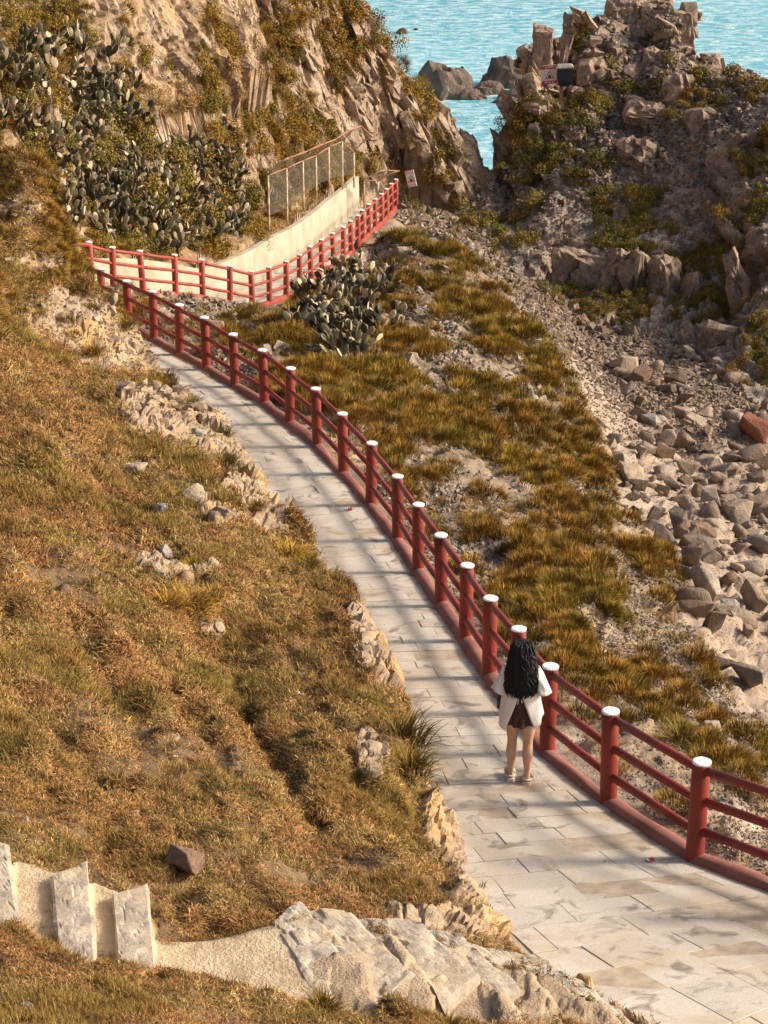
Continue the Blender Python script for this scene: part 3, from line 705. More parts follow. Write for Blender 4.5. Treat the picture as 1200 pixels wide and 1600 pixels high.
def rough_slab(name, quad, z, th, mat, parent, o, amp, seed, nu=14, nv=20):
    """thick slab whose top corners are given as pixels on the level z"""
    c = [on_z(*q, z) for q in quad]
    v = []; f = []; ids = {}
    for i in range(nu+1):
        for j in range(nv+1):
            s, t = i/nu, j/nv
            p = (c[0]*(1-s)+c[1]*s)*(1-t)+(c[3]*(1-s)+c[2]*s)*t
            v.append(p)
    v = np.array(v); e = np.array([min(i, nu-i, ) == 0 or min(j, nv-j) == 0 for i in range(nu+1) for j in range(nv+1)])
    n1 = fbm(v*np.array([5, 5, 5]), 4, seed); n2 = vnoise(v*np.array([3.1, 3.1, 3.1]), seed+5); n3 = vnoise(v*np.array([3.1, 3.1, 3.1]), seed+6)
    fa, fe = facet(v*np.array([6, 6, 6]), seed+9); v[:, 2] += n1*amp*.8+fa*amp*.7-.25*amp*np.exp(-(fe/.08)**2); v[:, 0] += np.where(e, n2*amp*1.6, 0); v[:, 1] += np.where(e, n3*amp*1.6, 0); v[e, 2] -= .012
    N = len(v); rim = [i*(nv+1) for i in range(nu+1)]+[nu*(nv+1)+j for j in range(1, nv+1)]+[i*(nv+1)+nv for i in range(nu-1, -1, -1)]+[j for j in range(nv-1, 0, -1)]
    lo = v[rim]-np.array([0, 0, th])
    f = [(i*(nv+1)+j, (i+1)*(nv+1)+j, (i+1)*(nv+1)+j+1, i*(nv+1)+j+1) for i in range(nu) for j in range(nv)]
    for k in range(len(rim)):
        k2 = (k+1) % len(rim); f.append((rim[k], N+k, N+k2, rim[k2]))
    me = mesh_of(name, np.concatenate([v, lo])-o, f, mat)
    if mat is M_DIRT: me.polygons.foreach_set('use_smooth', [True]*len(me.polygons))
    return obj(name, me, parent)
o_ = on_z(240, 1500, 22.3)
stairs = thing('stone_stairs', 'rough weathered stone stairs with packed dirt treads in the foreground', 'stairs', tuple(o_))
def su_(x): return float(np.interp(x, [q[0] for q in ST_U], [q[1] for q in ST_U]))
def sl_(x): return float(np.interp(x, [q[0] for q in ST_L], [q[1] for q in ST_L]))
stones = [((-60, 1296), (10, 1318), (37, 1478), (-40, 1484), 22.80), ((80, 1368), (138, 1344), (149, 1500), (92, 1506), 22.60), ((174, 1394), (230, 1378), (246, 1528), (186, 1534), 22.42),
          ((425, 1440), (470, 1408), (560, 1500), (505, 1570), 22.16), ((478, 1420), (548, 1424), (650, 1520), (560, 1605), 21.96), ((556, 1432), (655, 1434), (748, 1526), (628, 1618), 21.74),
          ((640, 1446), (722, 1456), (812, 1546), (700, 1624), 21.48), ((706, 1462), (795, 1482), (872, 1566), (764, 1628), 21.20), ((776, 1482), (856, 1496), (945, 1586), (834, 1636), 20.90), ((836, 1500), (912, 1530), (1012, 1618), (905, 1656), 20.56), ((896, 1530), (965, 1575), (1060, 1652), (960, 1690), 20.24)]
for k, (a, b_, c_, d_, z) in enumerate(stones):
    rough_slab('step_stone', (a, b_, c_, d_), z-(.035 if k > 2 else 0), .36, M_STEP, stairs, o_, .016 if k < 3 else .026, 300+k*7, 18, 30)
# concrete slab of the landing by the sea
M_CONC, nt, b = newmat('grey_concrete'); v_ = worldpos(nt)
nt.links.new(ramp(nt, noise(nt, 3, 5, .6, v_), [(.3, (.30, .30, .29)), (.7, (.46, .46, .44))]), b.inputs['Base Color']); b.inputs['Roughness'].default_value = .9
c4 = [on_z(*q, 7.75) for q in ((692, 345), (732, 341), (728, 356), (700, 358))]
v = [tuple(q) for q in c4]+[(q[0], q[1], q[2]-.8) for q in c4]
sl = obj('landing_slab', mesh_of('landing_slab', v, [(0, 3, 2, 1), (0, 1, 5, 4), (1, 2, 6, 5), (2, 3, 7, 6), (3, 0, 4, 7)], M_CONC)); tag(sl, 'grey concrete landing slab in the gap before the sea', 'slab')
# ------------------------------------------------------------------ loose rock
def hull_mesh(name, seed, mat, sx=1, sy=.8, sz=.6, n=15, bev=.05):
    r = random.Random(seed); bm = bmesh.new()
    for _ in range(n):
        v = Vector((r.uniform(-1, 1), r.uniform(-1, 1), r.uniform(-1, 1)))
        m = max(abs(v.x), abs(v.y), abs(v.z)); v = v/m*r.uniform(.75, 1) if r.random() < .75 else v.normalized()
        bm.verts.new((v.x*sx*.5, v.y*sy*.5, v.z*sz*.5))
    ret = bmesh.ops.convex_hull(bm, input=bm.verts)
    bmesh.ops.delete(bm, geom=[g for g in ret['geom_interior'] if isinstance(g, bmesh.types.BMVert)], context='VERTS')
    bmesh.ops.dissolve_limit(bm, angle_limit=math.radians(9), verts=bm.verts, edges=bm.edges)
    if bev: bmesh.ops.bevel(bm, geom=list(bm.edges), offset=bev*.35, segments=1, affect='EDGES', clamp_overlap=True)
    bmesh.ops.triangulate(bm, faces=bm.faces)
    bmesh.ops.recalc_face_normals(bm, faces=bm.faces)
    me = bpy.data.meshes.new(name); bm.to_mesh(me); bm.free(); me.materials.append(mat); return me
def stone_material(name, stops, sc=1.0):
    m, nt, b = newmat(name); tc = texco(nt); wp = worldpos(nt); oi = nd(nt, 'ObjectInfo').outputs['Random']
    c = ramp(nt, oi, stops)
    n1 = noise(nt, 3*sc, 6, .65, wp); n2 = noise(nt, 16*sc, 5, .65, wp)
    c = mix(nt, .75, c, ramp(nt, n1, [(.3, (.30, .28, .27)), (.5, (.62, .60, .58)), (.7, (1, .97, .92))]), 'MULTIPLY')
    c = mix(nt, ramp(nt, n2, [(.56, (0, 0, 0)), (.72, (.55, .55, .55))]), c, (.10, .085, .07))
    nt.links.new(c, b.inputs['Base Color']); b.inputs['Roughness'].default_value = .92; b.inputs['Specular IOR Level'].default_value = .2
    ad = nd(nt, 'Math', operation='ADD'); nt.links.new(n1, ad.inputs[0]); nt.links.new(n2, ad.inputs[1]); bump(nt, b, ad.outputs[0], .9, .06)
    return m
M_RUB = stone_material('rubble_stone', [(0, (.15, .115, .085)), (.2, (.36, .265, .185)), (.4, (.22, .18, .145)), (.55, (.46, .355, .255)), (.7, (.27, .175, .115)), (.85, (.35, .29, .23)), (1, (.56, .46, .35))])
M_REDROCK = stone_material('red_boulder_stone', [(0, (.34, .14, .085)), (1, (.34, .14, .085))])
M_TAN = stone_material('tan_boulder_stone', [(0, (.52, .41, .30)), (1, (.52, .41, .30))])
M_DARKB = stone_material('brown_boulder_stone', [(0, (.30, .19, .13)), (1, (.30, .19, .13))])
M_GREYB = stone_material('grey_boulder_stone', [(0, (.40, .37, .33)), (1, (.40, .37, .33))])
M_SEAROCK = stone_material('wet_sea_rock', [(0, (.17, .125, .10)), (1, (.21, .16, .125))], .5)
def round_mesh(name, seed, mat):
    me0 = hull_mesh(name, seed, mat, 1, .8, .62, 22, 0); bm = bmesh.new(); bm.from_mesh(me0); bpy.data.meshes.remove(me0)
    bmesh.ops.subdivide_edges(bm, edges=bm.edges, cuts=1, use_grid_fill=True); bmesh.ops.smooth_vert(bm, verts=bm.verts, factor=.5, use_axis_x=True, use_axis_y=True, use_axis_z=True); bmesh.ops.triangulate(bm, faces=bm.faces)
    me = bpy.data.meshes.new(name); bm.to_mesh(me); bm.free(); me.materials.append(mat); me.polygons.foreach_set('use_smooth', [True]*len(me.polygons)); return me
HUL = [hull_mesh('boulder', 500+k, M_RUB, 1, random.Random(k).uniform(.6, .95), random.Random(k+50).uniform(.45, .8), 10+k % 7, .05) for k in range(9)]+[round_mesh('boulder', 540+k, M_RUB) for k in range(5)]
def rot_up(n, r):
    q = Vector((0, 0, 1)).rotation_difference(Vector(n)); return (q @ Quaternion((0, 0, 1), r)).to_euler()
def sample(w, n, seed):
    w = np.maximum(w.ravel(), 0)*AF; c = np.cumsum(w); g = np.random.default_rng(seed)
    k = np.searchsorted(c, g.random(n)*c[-1]); k = np.minimum(k, len(w)-1)
    j = g.random((n, 2))-.5                                    # jitter inside the cell
    i0, j0 = k//NC, k % NC
    du = Pf[i0*NC+np.minimum(j0+1, NC-1)]-Pf[k]; dv = Pf[np.minimum(i0+1, NR-1)*NC+j0]-Pf[k]
    ok = (np.linalg.norm(du, axis=1) < .6) & (np.linalg.norm(dv, axis=1) < .6)
    return Pf[k]+(du*j[:, :1]+dv*j[:, 1:])*ok[:, None], NF[k], k
inframe = (PXV > -60) & (PXV < 1260) & (PYV > -60) & (PYV < 1660)
bx_, by_ = np.clip((PXf+120)//6, 0, 239).astype(int), np.clip((PYf+120)//6, 0, 306).astype(int)
zb = np.full((242, 309), 1e9); ok_ = (PDf > 5); np.minimum.at(zb, (bx_[ok_]+1, by_[ok_]+1), PDf[ok_])
zb3 = np.min([np.roll(np.roll(zb, i, 0), j, 1) for i in (-1, 0, 1) for j in (-1, 0, 1)], axis=0)
VIS = ((PDf < zb3[bx_+1, by_+1]+.9) & inframe.ravel()).reshape(X.shape)
beside = (PXV > -420) & (PXV < 1620) & (PYV > -500) & (PYV < 1900)
# boulders that stand out, each with its own look
NAMED = [
 (1184, 682, 68, M_REDROCK, 'big reddish boulder at the right edge of the rubble', .9), (1145, 806, 62, M_TAN, 'large rounded tan boulder low in the rubble gully', .6),
 (978, 578, 42, M_TAN, 'pale pointed boulder, upper of the pair at the top of the rubble', .8), (1000, 592, 46, M_DARKB, 'brown boulder leaning against the pale pointed one', .6),
 (1022, 662, 42, M_GREYB, 'grey flat topped boulder at the left edge of the block pile', .6), (1062, 648, 32, M_TAN, 'tan square block in the middle of the block pile', .8),
 (1092, 652, 36, M_TAN, 'tan cubical block beside the dark gap in the pile', .8), (1108, 722, 46, M_TAN, 'long pale boulder lying tilted in the rubble', .45),
 (1068, 838, 36, M_DARKB, 'dark brown block standing alone in the lower rubble', .8), (1064, 786, 40, M_DARKB, 'brown slab sided block under the jagged ledge', .6),
 (1140, 950, 32, M_GREYB, 'white grey block near the foot of the slope', .8), (1040, 962, 44, M_DARKB, 'dark tilted block beside the grass at the slope foot', .6),
 (1110, 990, 44, M_TAN, 'split tan boulder below the white grey block', .6), (1178, 858, 44, M_GREYB, 'smooth grey boulder at the right edge of the gully', .6),
 (985, 745, 52, M_TAN, 'pale jagged ledge block jutting from the rubble', .6), (1108, 1140, 42, M_TAN, 'pale rock with a split face beyond the railing', .7)]
def boulder(px, py, wpx, mat, label, flat_, k, cat='boulder', name='boulder', group=None, sink=.22):
    p, n = pick(px, py); d = proj(p)[2]; w = wpx/F*d
    me = hull_mesh(name, 900+k, mat, 1, .85, flat_, 13+k % 5, .06)
    o = obj(name, me, None, loc=(p[0], p[1], p[2]+w*flat_*(.5-sink)), rot=(random.uniform(-.25, .25), random.uniform(-.25, .25), random.uniform(0, 6.28)), scale=(w, w, w))
    return tag(o, label, cat, group)
for k, (px, py, w, mt, lb, fl) in enumerate(NAMED): boulder(px, py+4, w*1.05, mt, lb, fl, k)
# rubble: the largest as boulders, the rest as a mass
pile = np.clip(np.exp(-(((PXV-1090)/140)**2+((PYV-680)/110)**2))*1.5+np.exp(-(((PXV-1150)/120)**2+((PYV-850)/130)**2))*.9, 0, 2)
wg = (zone == 2)*inframe*(.10+pile)*(PYV > 520)
wg = wg*VIS
pos, nor, kk = sample(wg, 900, 11)
size = .16+.62*(np.random.default_rng(5).random(900)**3.0)
px, py, dd = proj(pos); scr = size/dd
order = np.argsort(-scr); cnt = 0; taken = []
for i in order:
    if cnt >= 270: break
    if taken and np.min(np.linalg.norm(np.array(taken)[:, :3]-pos[i], axis=1)/(size[i]+np.array(taken)[:, 3])) < .42: continue
    taken.append((*pos[i], size[i])); cnt += 1
    s = size[i]; r = random.Random(int(i))
    o = obj('boulder', HUL[r.randrange(14)], None, loc=tuple(pos[i]+np.array([0, 0, s*.16])), rot=(r.gauss(0, .35), r.gauss(0, .35), r.uniform(0, 6.28)), scale=(s*r.uniform(.85, 1.3), s*r.uniform(.8, 1.1), s*r.uniform(.8, 1.2)))
    qx, qy, qd = proj(pos[i]); mi = HUL.index(o.data)
    shape = 'rounded' if mi >= 9 else 'angular'; sz = 'large' if s > .5 else ('mid-sized' if s > .32 else 'small')
    where = 'at the top of the rubble by the outcrop foot' if qy < 615 else ('at the right edge of the rubble' if qx > 1140 else ('at the left edge of the rubble under the golden slope' if qx < 1000 else ('in the middle of the block pile' if qy < 740 else 'in the lower rubble near the slope foot')))
    tag(o, sz+' '+shape+' boulder '+where, 'boulder', sz+' '+shape+' boulders '+where)

def gn_scatter(name, label, positions, eulers, scales, meshes, kinds=None, mat=None):
    """a mass of pieces: one object whose points carry instances of a few meshes"""
    n = len(positions); me = bpy.data.meshes.new(name); me.vertices.add(n)
    me.vertices.foreach_set('co', np.asarray(positions, np.float32).ravel())
    a = me.attributes.new('rot', 'FLOAT_VECTOR', 'POINT'); a.data.foreach_set('vector', np.asarray(eulers, np.float32).ravel())
    a = me.attributes.new('scl', 'FLOAT_VECTOR', 'POINT'); a.data.foreach_set('vector', np.asarray(scales, np.float32).ravel())
    a = me.attributes.new('pick', 'INT', 'POINT'); a.data.foreach_set('value', np.asarray(kinds if kinds is not None else np.arange(n) % len(meshes), np.int32))
    if mat: me.materials.append(mat)
    o = obj(name, me); tag(o, label, kind='stuff')
    ng = bpy.data.node_groups.new(name, 'GeometryNodeTree')
    ng.interface.new_socket('Geometry', in_out='INPUT', socket_type='NodeSocketGeometry'); ng.interface.new_socket('Geometry', in_out='OUTPUT', socket_type='NodeSocketGeometry')
    N = ng.nodes; L = ng.links
    gi, go = N.new('NodeGroupInput'), N.new('NodeGroupOutput'); ip = N.new('GeometryNodeInstanceOnPoints'); jn = N.new('GeometryNodeJoinGeometry')
    for m in reversed(meshes):
        so = bpy.data.objects.new(m.name+'_source', m)
        oi = N.new('GeometryNodeObjectInfo'); oi.inputs['Object'].default_value = so; oi.inputs['As Instance'].default_value = True
        L.new(oi.outputs['Geometry'], jn.inputs[0])
    def att(nm, ty):
        q = N.new('GeometryNodeInputNamedAttribute'); q.data_type = ty; q.inputs['Name'].default_value = nm; return q.outputs['Attribute']
    L.new(gi.outputs[0], ip.inputs['Points']); L.new(jn.outputs[0], ip.inputs['Instance']); ip.inputs['Pick Instance'].default_value = True
    L.new(att('pick', 'INT'), ip.inputs['Instance Index']); L.new(att('scl', 'FLOAT_VECTOR'), ip.inputs['Scale'])
    er = N.new('FunctionNodeEulerToRotation'); L.new(att('rot', 'FLOAT_VECTOR'), er.inputs[0]); L.new(er.outputs[0], ip.inputs['Rotation'])
    L.new(ip.outputs[0], go.inputs[0])
    md = o.modifiers.new('scatter', 'NODES'); md.node_group = ng
    return o
def scatter_rocks(name, label, w, n, smin, smax, power, seed, meshes, sink=.1):
    g = np.random.default_rng(seed); p, nn, k = sample(w, n, seed)
    s = smin+(smax-smin)*g.random(n)**power
    p = p+np.stack([np.zeros(n), np.zeros(n), s*sink], 1)
    eul = np.stack([g.normal(0, .5, n), g.normal(0, .5, n), g.random(n)*6.28], 1)
    sc = s[:, None]*g.uniform(.7, 1.3, (n, 3))
    return gn_scatter(name, label, p, eul, sc, meshes, g.integers(0, len(meshes), n))
RS = [hull_mesh('stone', 700+k, M_RUB, 1, .8, .55, 9+k % 4, 0) for k in range(8)]
scatter_rocks('gully_stones', 'broken stones and gravel of the gully floor', (zone == 2)*beside*(.55+.6*pile), 26000, .03, .45, 3.2, 21, RS)
M_SHD = stone_material('slope_shards', [(0, (.20, .16, .125)), (.3, (.36, .29, .225)), (.6, (.50, .42, .335)), (.8, (.30, .22, .15)), (1, (.62, .54, .44))])
SHD = [hull_mesh('shard', 720+k, M_SHD, 1, .6, .4, 9+k % 3, 0) for k in range(6)]
scatter_rocks('slope_stones', 'pale stones lying on the slope below the railing', ((zone == 1) & (np.where(in1y, X-xr1, 9) > .35) & (np.where(in2y & (X < xr2+.3), -1, 1) > 0))*(VIS+.04*beside)*np.clip(.35+.8*fbm(flat*.35, 3, 222).reshape(X.shape)+sstep(850, 1150, PXV)*.6, .03, 2), 30000, .05, .38, 2.8, 22, SHD)
# rock ledges breaking through the slope
SB = [hull_mesh('rock', 730+k, M_SLOPE, 1, .75, .7, 12+k % 5, .03) for k in range(7)]
g = np.random.default_rng(37); n = 400; p, nn, k = sample((zone == 1)*VIS*(np.where(in1y, X-xr1, 9) > .9)*(d2 > .8)*sstep(0, .5, fbm(flat*np.array([.5, .35, 1]), 3, 228).reshape(X.shape)), n, 37); s = .2+.75*g.random(n)**2.4
for i in np.argsort(-s)[:130]:
    r = random.Random(int(i)+29)
    obj('rock', SB[r.randrange(7)], LAND['rail_side_slope'], loc=tuple(p[i]-nn[i]*s[i]*.12), rot=(r.gauss(0, .35), r.gauss(.25, .35), r.uniform(0, 6.28)), scale=(s[i]*r.uniform(.7, 1.5), s[i]*r.uniform(.6, 1.1), s[i]*r.uniform(.5, 1.0)))
# angular blocks that break up the outcrop, largest as parts of it
M_OUTB = M_OUT
OBK = [hull_mesh('block', 760+k, M_OUT, 1, .85, .75, 10+k % 6, .03) for k in range(10)]
wo = ((zone == 4) & VIS)*(.25+CRAG.reshape(X.shape))
g = np.random.default_rng(31); n = 520; p, nn, k = sample(wo, n, 31); s = .35+1.0*g.random(n)**2.2
o_order = np.argsort(-s)
outc = LAND['rocky_outcrop']
for i in o_order[:150]:
    r = random.Random(int(i)+5)
    obj('block', OBK[r.randrange(10)], outc, loc=tuple(p[i]-nn[i]*s[i]*.33), rot=(r.gauss(0, .3), r.gauss(.12, .3), r.uniform(0, 6.28)), scale=(s[i]*r.uniform(.7, 1.3), s[i]*r.uniform(.7, 1.1), s[i]*r.uniform(.7, 1.3)))
M_CHIP = stone_material('outcrop_chips', [(0, (.16, .125, .095)), (.3, (.28, .225, .175)), (.6, (.38, .315, .25)), (.8, (.22, .165, .12)), (1, (.50, .43, .35))])
OBS = [hull_mesh('chip', 790+k, M_CHIP, 1, .7, .45, 9+k % 4, 0) for k in range(6)]
scatter_rocks('loose_chips', 'loose dark chips and stones lying on the outcrop', (zone == 4)*(VIS+.05*beside)*(.6+.6*(1-CRAG.reshape(X.shape))), 17000, .08, .75, 2.8, 23, OBS)
BOXY = {0, 12, 13, 14}
# hand placed crags: the sign pillar and the summit blocks
def crag(px, py, wpx, hpx, d, tilt, k, dep=.9, boxy=False):
    c = at(px, py+(16 if py < 100 else 0), d); w, h = wpx/F*d, hpx/F*d*1.03
    bm = bmesh.new(); boxy = k in BOXY
    if boxy:
        bmesh.ops.create_cube(bm, size=1); bmesh.ops.bevel(bm, geom=list(bm.edges), offset=.05, segments=1, affect='EDGES'); rb = random.Random(k)
        for v in bm.verts:
            v.co.x *= 1+rb.uniform(-.06, .04); v.co.y *= 1+rb.uniform(-.08, .05); v.co.z += rb.uniform(-.05, .05)
        bmesh.ops.subdivide_edges(bm, edges=bm.edges, cuts=2, use_grid_fill=True)
    else:
        me0 = hull_mesh('crag', 820+k, M_OUT, 1, 1, 1, 26, 0); bm.from_mesh(me0); bpy.data.meshes.remove(me0)
    bmesh.ops.subdivide_edges(bm, edges=bm.edges, cuts=4, use_grid_fill=True); bmesh.ops.triangulate(bm, faces=bm.faces)
    V = np.array([v.co[:] for v in bm.verts])*np.array([w*1.08, w*dep*1.2, h*1.08]); N = np.array([v.normal[:] for v in bm.verts])
    q = V+c; f1, e1 = facet(q*np.array([1.1, 1.1, .9]), 830+k); f2, e2 = facet(q*3.0, 840+k); f3, e3 = facet(q*7.0, 850+k)
    V = V+N*((.26*f1+.13*f2+.05*f3-.12*np.exp(-(e1/.07)**2))*(.45 if boxy else 1.0))[:, None]
    for v, co in zip(bm.verts, V): v.co = co
    me = bpy.data.meshes.new('crag'); bm.to_mesh(me); bm.free(); me.materials.append(M_OUT)
    obj('crag', me, outc, loc=tuple(c+np.array([0, w*.62*dep, 0])), rot=(random.uniform(-.06, .06), math.radians(tilt), random.uniform(-.2, .2)))
for k, q in enumerate([(846, 122, 28, 128, 92.0, 2, ), (874, 105, 34, 90, 92.6, 6), (908, 45, 58, 66, 94.6, 12), (885, 75, 50, 50, 93.8, 8), (925, 95, 70, 60, 93.6, 4), (980, 140, 80, 60, 92.4, -6), (1040, 120, 80, 60, 92.8, 6), (945, 150, 70, 50, 92.2, 8), (1090, 150, 60, 50, 91.6, -4), (890, 250, 70, 40, 90.2, 4), (830, 235, 60, 44, 91.4, -6), (1000, 250, 70, 50, 88.8, 5), (985, 28, 56, 64, 95.2, -4), (1028, 30, 46, 66, 95.0, -5), (1062, 55, 44, 88, 94.8, -10), (940, 60, 52, 46, 94.2, 20),
        (960, 105, 62, 50, 93.2, 10), (1010, 95, 60, 40, 93.4, -14), (905, 160, 50, 44, 91.8, 16), (875, 205, 46, 30, 91.2, 5), (1060, 165, 70, 66, 90.8, -8), (1105, 215, 62, 60, 88.6, -12), (1150, 265, 70, 80, 85.4, -10), (1010, 190, 60, 44, 90.4, 8),
        (1180, 335, 60, 80, 81.6, -12), (888, 436, 52, 84, 81.2, 4), (925, 446, 50, 100, 80.7, -2), (962, 452, 54, 108, 80.2, 3), (1002, 452, 50, 110, 79.8, -3), (1038, 455, 48, 100, 79.4, 4), (1072, 470, 40, 80, 79.0, 8), (1130, 560, 70, 80, 74.2, 10), (1175, 590, 60, 70, 72.0, -8), (1160, 470, 34, 150, 77.0, -16), (790, 240, 34, 60, 92.4, -12), (1120, 620, 40, 30, 70.5, 6)]):
    crag(*q, k)
# slabs that break up the cliff
CB = [hull_mesh('slab', 860+k, M_CLIFF, .55, .8, 1.5, 11+k % 5, .02) for k in range(8)]
g = np.random.default_rng(41); n = 700; wc = ((zone == 3) & VIS)*(d2 > .6)*sstep(.12, .4, 1-SLOPEZ); p, nn, k = sample(wc, n, 41); s = .3+.95*g.random(n)**2.0
for i in np.argsort(-s)[:290]:
    r = random.Random(int(i)+9)
    obj('slab', CB[r.randrange(8)], LAND['cliff'], loc=tuple(p[i]-nn[i]*s[i]*.13), rot=(r.gauss(-.25, .15), r.gauss(-.5, .15), r.gauss(0, .4)), scale=(s[i]*r.uniform(.7, 1.2), s[i]*r.uniform(.7, 1.1), s[i]*r.uniform(.8, 1.4)))
CBS = [hull_mesh('cliff_chip', 880+k, M_CLIFF, .6, .8, 1.3, 9, 0) for k in range(5)]
g = np.random.default_rng(43); n = 9000; p, nn, k = sample(((zone == 3) & beside)*(d2 > .5)*(VIS+.1)*sstep(.10, .4, 1-SLOPEZ), n, 43); s = .08+.40*g.random(n)**2.2
gn_scatter('cliff_splinters', 'splintered rock pieces along the cliff face', p-nn*s[:, None]*.1, np.stack([g.normal(-.25, .2, n), g.normal(-.5, .2, n), g.normal(0, .5, n)], 1), s[:, None]*g.uniform(.7, 1.3, (n, 3)), CBS, g.integers(0, 5, n))
# rock breaking through the grass of the bank
HB = [hull_mesh('rock', 890+k, M_HILL, 1, .8, .7, 12+k % 5, .03) for k in range(8)]
g = np.random.default_rng(47); n = 900; p, nn, k = sample(rock_hill*np.where((PXV < 240) & (PYV < 600), .2, 1)*(zone == 0)*VIS*(1-STMASK)*(np.where(in1y, xl1-X, 9) > np.where(Y > 33, .3, .08)), n, 47); s = .07+.36*g.random(n)**2.4
for i in np.argsort(-s)[:190]:
    r = random.Random(int(i)+19)
    obj('rock', HB[r.randrange(8)], LAND['grassy_hillside'], loc=tuple(p[i]-nn[i]*s[i]*.24), rot=(r.gauss(0, .35), r.gauss(.2, .35), r.uniform(0, 6.28)), scale=(s[i]*r.uniform(.7, 1.4), s[i]*r.uniform(.7, 1.2), s[i]*r.uniform(.6, 1.1)))
HS = [hull_mesh('pebble', 898+k, M_HILL, 1, .8, .6, 9, 0) for k in range(4)]
scatter_rocks('bank_pebbles', 'small stones and grit on the bare parts of the hillside', (zone == 0)*VIS*(rock_hill+.06)*(np.where(in1y, xl1-X, 9) > .06)+.5*STMASK*VIS*(zone == 0)*.3, 3500, .012, .10, 2.6, 49, HS, .2)
# rocks in the sea
def sea_rock(label, parts, k0):
    c0 = on_z(parts[0][0], parts[0][1]+parts[0][3]*.4, 0.0); root = thing('sea_rock', label, 'rock', tuple(c0), 0)
    for k, (px, py, wpx, hpx) in enumerate(parts):
        c = on_z(px, py+hpx*.5, 0.0); d = proj(c)[2]; w, h = wpx/F*d, hpx/F*d*1.1
        bm = bmesh.new(); bmesh.ops.create_icosphere(bm, subdivisions=4, radius=1)
        V = np.array([v.co[:] for v in bm.verts]); q = V*np.array([w*.5, w*.35, h])+c
        f1, e1 = facet(q*.5, 900+k0+k); f2, e2 = facet(q*1.4, 930+k0+k)
        sc = 1+.22*f1+.13*f2+.22*fbm(q*.4, 3, 950+k0)
        V = V*np.array([w*.5, w*.35, h])*sc[:, None]
        for v, co in zip(bm.verts, V): v.co = co
        me = bpy.data.meshes.new('crag'); bm.to_mesh(me); bm.free(); me.materials.append(M_SEAROCK)
        obj('crag', me, root, loc=tuple(c+np.array([0, w*.3, -h*.1])-c0))
    return root
sea_rock('ridged brown sea rock, nearer the left headland', [(695, 132, 86, 50), (718, 122, 46, 34), (735, 148, 60, 18)], 0)
sea_rock('humped dark sea rock, the larger one behind the outcrop', [(795, 115, 82, 46), (762, 138, 50, 20), (820, 130, 40, 18)], 10)
sea_rock('tiny dark rock in foam far out at sea', [(627, 49, 18, 9)], 20)
sea_rock('tiniest far rock right beside the one in foam', [(650, 45, 10, 5)], 30)
sea_rock('small black rock awash in the channel', [(794, 180, 18, 13)], 40)
sea_rock('flat brown ledge awash at the outcrop foot', [(815, 150, 60, 14), (790, 158, 40, 8)], 50)
# ------------------------------------------------------------------ grasses and shrubs
def blade_mesh(name, seed, n, rad, lmin, lmax, width, mat, lean=(.2, 1.0), curl=.5, dome=0.0, seg=3, palette=None, up=1.0):
    r = random.Random(seed); v = []; f = []; col = []
    for _ in range(n):
        a = r.uniform(0, 6.283); q = rad*math.sqrt(r.random()); bx, by = q*math.cos(a), q*math.sin(a)
        az = a+r.gauss(0, .7) if dome else r.uniform(0, 6.283)
        th = r.uniform(*lean)*(q/rad if dome else 1)+r.gauss(0, .12)
        L = r.uniform(lmin, lmax); w = width*r.uniform(.6, 1.3); c = palette[r.randrange(len(palette))]; br = r.uniform(.75, 1.25)
        z = -.02+dome*math.sqrt(max(0, 1-(q/rad)**2)); p = Vector((bx, by, z)); wd = Vector((-math.sin(az+r.gauss(0, .6)), math.cos(az), 0)).normalized()
        base = len(v)
        for s in range(seg+1):
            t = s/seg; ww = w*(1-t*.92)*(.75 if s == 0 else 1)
            k = (.55+.45*t)*br                                    # a blade is darker at its root, paler towards its tip
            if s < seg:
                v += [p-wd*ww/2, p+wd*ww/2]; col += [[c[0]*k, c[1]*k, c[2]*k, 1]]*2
            else:
                v.append(p.copy()); col.append([c[0]*k, c[1]*k, c[2]*k, 1])
            d = Vector((math.cos(az)*math.sin(th), math.sin(az)*math.sin(th), math.cos(th)*up)); p = p+d*L/seg; th += curl*r.uniform(.3, 1.4)/seg*2
        for s in range(seg):
            i = base+2*s
            f.append((i, i+1, i+3, i+2) if s < seg-1 else (i, i+1, i+2))
    me = mesh_of(name, v, f, mat, True)
    ca = me.color_attributes.new('blade', 'FLOAT_COLOR', 'POINT'); ca.data.foreach_set('color', np.array(col, np.float32).ravel())
    return me
def blade_material(name, tints, patch=.9):
    m, nt, b = newmat(name); oi = nd(nt, 'ObjectInfo').outputs['Random']
    a = nd(nt, 'Attribute', attribute_name='blade').outputs['Color']
    c = mix(nt, 1.0, a, ramp(nt, oi, tints), 'MULTIPLY')
    c = mix(nt, .65, c, ramp(nt, noise(nt, patch, 4, .6, worldpos(nt)), [(.30, (.62, .48, .38)), (.45, (.95, .80, .66)), (.60, (.86, .96, .74)), (.75, (1.35, 1.22, 1.0))]), 'MULTIPLY')
    nt.links.new(c, b.inputs['Base Color']); b.inputs['Roughness'].default_value = .75; b.inputs['Specular IOR Level'].default_value = .2
    return m
M_DRY = blade_material('dry_grass', [(0, (.42, .40, .30)), (.2, (1.2, 1.02, .80)), (.4, (.62, .64, .42)), (.55, (1.0, .74, .56)), (.75, (1.4, 1.28, 1.05)), (.9, (.52, .50, .33)), (1, (.95, .72, .52))])
M_GOLD = blade_material('golden_tuft', [(0, (.70, .72, .5)), (.3, (1.15, 1.0, .75)), (.5, (.55, .62, .42)), (.75, (.95, .88, .6)), (1, (1.3, 1.08, .75))], .35)
